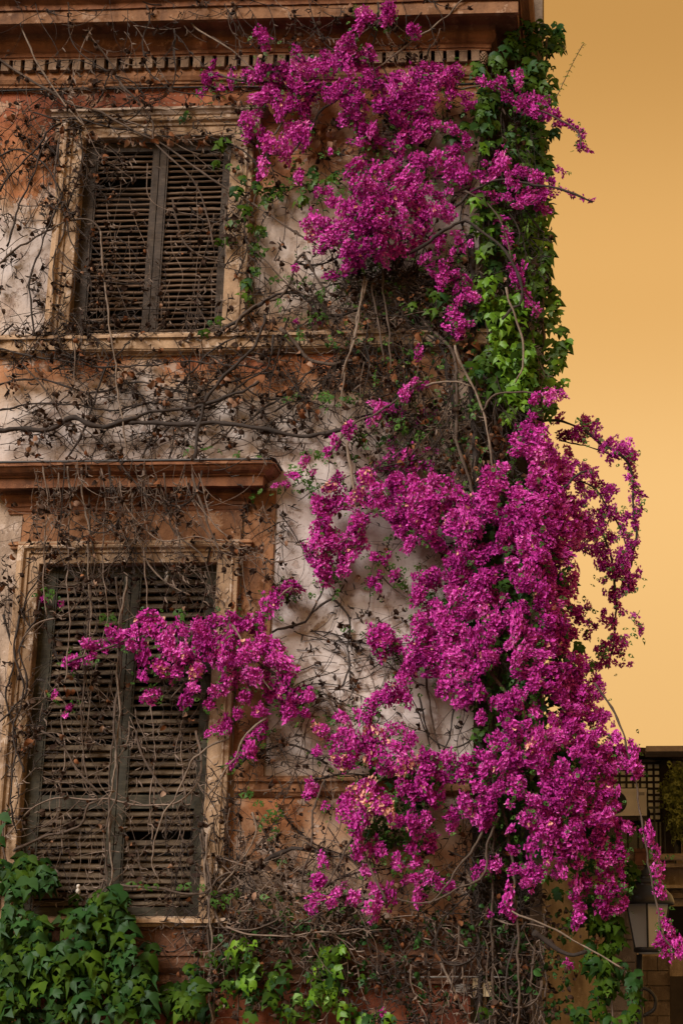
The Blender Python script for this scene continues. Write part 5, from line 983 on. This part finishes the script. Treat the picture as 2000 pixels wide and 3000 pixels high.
iv = thing('ivy', 'green ivy strands trailing beside the lamp post under the flowers', 'ivy', 'ivies')
place_leaves(iv, scatter(IVY_RLOW, 29, 2.2, .12, ('ivy', 'ivy2'), ('ivy_green', 'ivy_green', 'ivy_dark'), .10, .6, .45, (.1, 1.0)), 'leaf', 300)
for p in ('1745,3040;1750,2900;1745,2780;1760,2690', '1790,3040;1795,2900;1790,2760;1800,2700', '1850,3040;1850,2940;1840,2860;1825,2840'): stem(iv, 2.6, 'bark_mid', .08, p)
iv = thing('ivy', 'tall ivy curtain, bright green in the middle, on the right corner of the house', 'ivy', 'ivies')
yc = lambda u, v: (.16 if u < 1402 else max(-.20, .16-(u-1402)/200*.30))
yo = lambda u, v: max(-.22, .16-(u-1402)/200*.30)
L_ = scatter(IVY_COR_D, 30, 3.0, .1, ('ivy', 'ivy2'), ('ivy_dark', 'ivy_green', 'ivy_olive'), .12, .5, .5, (.0, .9), yc)
L_ += scatter(IVY_COR_O, 31, 3.4, .1, ('ivy', 'ivy2'), ('ivy_olive', 'ivy_olive', 'ivy_bright'), .12, .5, .5, (.0, .9), yo)
L_ += scatter(IVY_COR_B, 30, 3.2, .2, ('ivy', 'ivy2'), ('ivy_bright', 'ivy_bright', 'ivy_green'), .08, .5, .5, (.1, 1.0), lambda u, v: max(.02, .24-(u-1402)/200*.2))  # yellow-green leaf colour stands for the lit band of the curtain
place_leaves(iv, L_, 'leaf', 300)
for p in ('1440,3040;1450,2400;1440,1800;1450,1300;1440,900;1430,500;1420,200', '1500,1400;1510,1000;1500,700;1520,400;1500,60', '1580,1250;1590,900;1570,600;1590,300;1600,110'): stem(iv, 4, 'bark_mid', -.1 if p[1] == '5' else .05, p)
iv = thing('ivy', 'small ivy strand hanging down the right side of the upper window', 'ivy', 'ivies')
place_leaves(iv, scatter(IVY_WIN, 27, 1.9, .15, ('ivy', 'ivy2'), ('ivy_green', 'ivy_dark', 'ivy_olive'), .05, .7, .5, (.0, .9)), 'leaf', 300)
for p in ('800,590;760,560;740,640;750,720;745,800;728,880', '760,560;700,535;660,500;610,485', '930,530;860,555;800,590'): stem(iv, 1.8, 'bark_mid', .12, p)
# thin shoot of young leaves against the sky
sh = thing('ivy_shoot', 'thin leafy shoot sticking up against the sky beside the corner ivy', 'shoot')
P2 = stem(sh, 1.3, 'bark_mid', -.1, '1605,300;1630,280;1650,240;1675,190;1700,140;1708,128', 'stem', .6)
for i, q in enumerate(P2[2:]):
    for sx in (-1, 1):
        if random.random() < .85:
            Rm = leaf_frame(random.gauss(0, .3), .5, sx*1.3+random.gauss(0, .3)); s = .036*(1-.35*i/len(P2)); p = q+np.array((0, 0, random.uniform(-.02, .02)))
            o = link('leaf', leaf_mesh('plain', random.randrange(5), 'ivy_olive'), None, sh); o.matrix_world = Matrix([[*(Rm[r]*s), p[r]] for r in range(3)]+[[0, 0, 0, 1]])

# --- withered creepers
def creeper(label, stems, tw, dryc, seed, v0, v1, lim=(0, 2100)):
    t = thing('withered_creeper', label, 'creeper', 'withered creepers')
    for r, mt, d, p in stems: stem(t, r, mt, d, p)
    nd = twigs(t, tw, None, seed=seed)
    rnd = random.Random(seed+5); sub = ';'.join(','.join(map(str, e)) for e in pts_of(DRY) if v0 <= e[1] < v1 and lim[0] <= e[0] < lim[1])
    L_ = scatter(sub, 25, 2.0, .15, ('dry',), ('dry_rust', 'dry_dark', 'dry_leaf', 'dry_rust') if lim[0] > 900 else ('dry_leaf', 'dry_leaf', 'dry_rust'), .07, .8, .8, (-.5, .8)) if sub else []
    for (u, v, d, mt, h) in nd:
        for _ in range(rnd.randint(1, 4) if rnd.random() < dryc*1.6 else 0):
            s = rnd.uniform(11, 23)*MPP; y = -max(.02, d+rnd.uniform(0, .04)); u += rnd.gauss(0, 5); v += rnd.gauss(0, 7)
            L_.append((y, 'dry', rnd.randrange(6), rnd.choice(('dry_dark',)*10+('dry_rust', 'dry_leaf')), leaf_frame(rnd.gauss(0, .8), rnd.uniform(-.5, .8), rnd.gauss(0, 1.2)), at(u, v, y), s))
    place_leaves(t, L_, 'dry_leaf', 260, 'dry_leaf_mass')
creeper('bare withered creeper over the upper window and the wall left of it', STEMS_UP, TW_UP, .22, 1, -50, 600, (0, 1150))
creeper('tangle of bare stems between the two windows, hanging over the hood', STEMS_MID, TW_MID, .20, 2, 600, 1640, (0, 1150))
creeper('woody dry stems and brown leaves on the right corner behind the flowers', STEMS_COR, TW_COR, .12, 3, -50, 3100, (1150, 2100))
creeper('dry strands and curled leaves hanging across the lower shutters', STEMS_LOW, TW_LOW, .16, 4, 1640, 3100, (0, 1150))

# --- shaded undergrowth between the stems and along the foot of the wall
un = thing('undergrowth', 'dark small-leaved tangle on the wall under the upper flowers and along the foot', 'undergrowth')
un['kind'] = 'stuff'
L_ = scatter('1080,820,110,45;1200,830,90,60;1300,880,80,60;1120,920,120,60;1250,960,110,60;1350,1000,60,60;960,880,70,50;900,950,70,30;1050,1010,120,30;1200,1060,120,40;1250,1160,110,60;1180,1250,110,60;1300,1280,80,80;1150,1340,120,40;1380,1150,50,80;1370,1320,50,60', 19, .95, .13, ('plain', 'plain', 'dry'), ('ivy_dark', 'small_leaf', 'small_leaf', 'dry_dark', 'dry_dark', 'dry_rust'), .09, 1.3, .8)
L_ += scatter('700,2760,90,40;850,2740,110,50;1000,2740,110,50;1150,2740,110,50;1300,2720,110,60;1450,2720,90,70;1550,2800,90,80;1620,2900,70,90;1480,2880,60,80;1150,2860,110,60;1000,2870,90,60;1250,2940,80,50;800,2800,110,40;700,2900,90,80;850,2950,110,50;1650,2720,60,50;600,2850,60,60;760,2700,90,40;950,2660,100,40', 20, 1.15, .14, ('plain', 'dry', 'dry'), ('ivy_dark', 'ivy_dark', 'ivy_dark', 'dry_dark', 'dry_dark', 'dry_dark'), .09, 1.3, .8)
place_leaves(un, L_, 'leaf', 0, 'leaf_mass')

# --- little tree behind the railing
tr = thing('small_tree', 'yellow-green small tree at the right edge beside the grid window', 'tree')
c = at(1992, 2400, YN-.55); MB().tube(spline([(c[0]+.05, c[1], Z(1990, 2520, YN-.55)), (c[0]+.03, c[1], c[2]), (c[0]+.08, c[1], c[2]+.4), (c[0]+.1, c[1], c[2]+.8)], .1), [.035]*9 if False else .028, 7).build('trunk', 'bark_mid', tr, True)
L_ = []
for e in pts_of('1985,2260,25,20;1975,2290,25,25;2000,2290,30,40;1965,2320,20,25;1990,2340,25,30;1960,2350,14,20;2000,2380,25,30;1975,2400,20,25;1990,2430,20,25;2030,2300,40,60;2030,2400,40,50;1950,2310,12,14'):
    for k in range(int(e[2]*e[3]/9)):
        u, v = e[0]+random.gauss(0, .55)*e[2], e[1]+random.gauss(0, .55)*e[3]; y = YN-.55+random.uniform(-.25, .25)
        L_.append((y, 'plain', random.randrange(5), 'tree_leaf', leaf_frame(random.gauss(0, .8), random.uniform(-.2, 1), random.gauss(0, 1.2)), at(u, v, y), random.uniform(.05, .085)))
place_leaves(tr, L_, 'leaf', 0, 'crown')
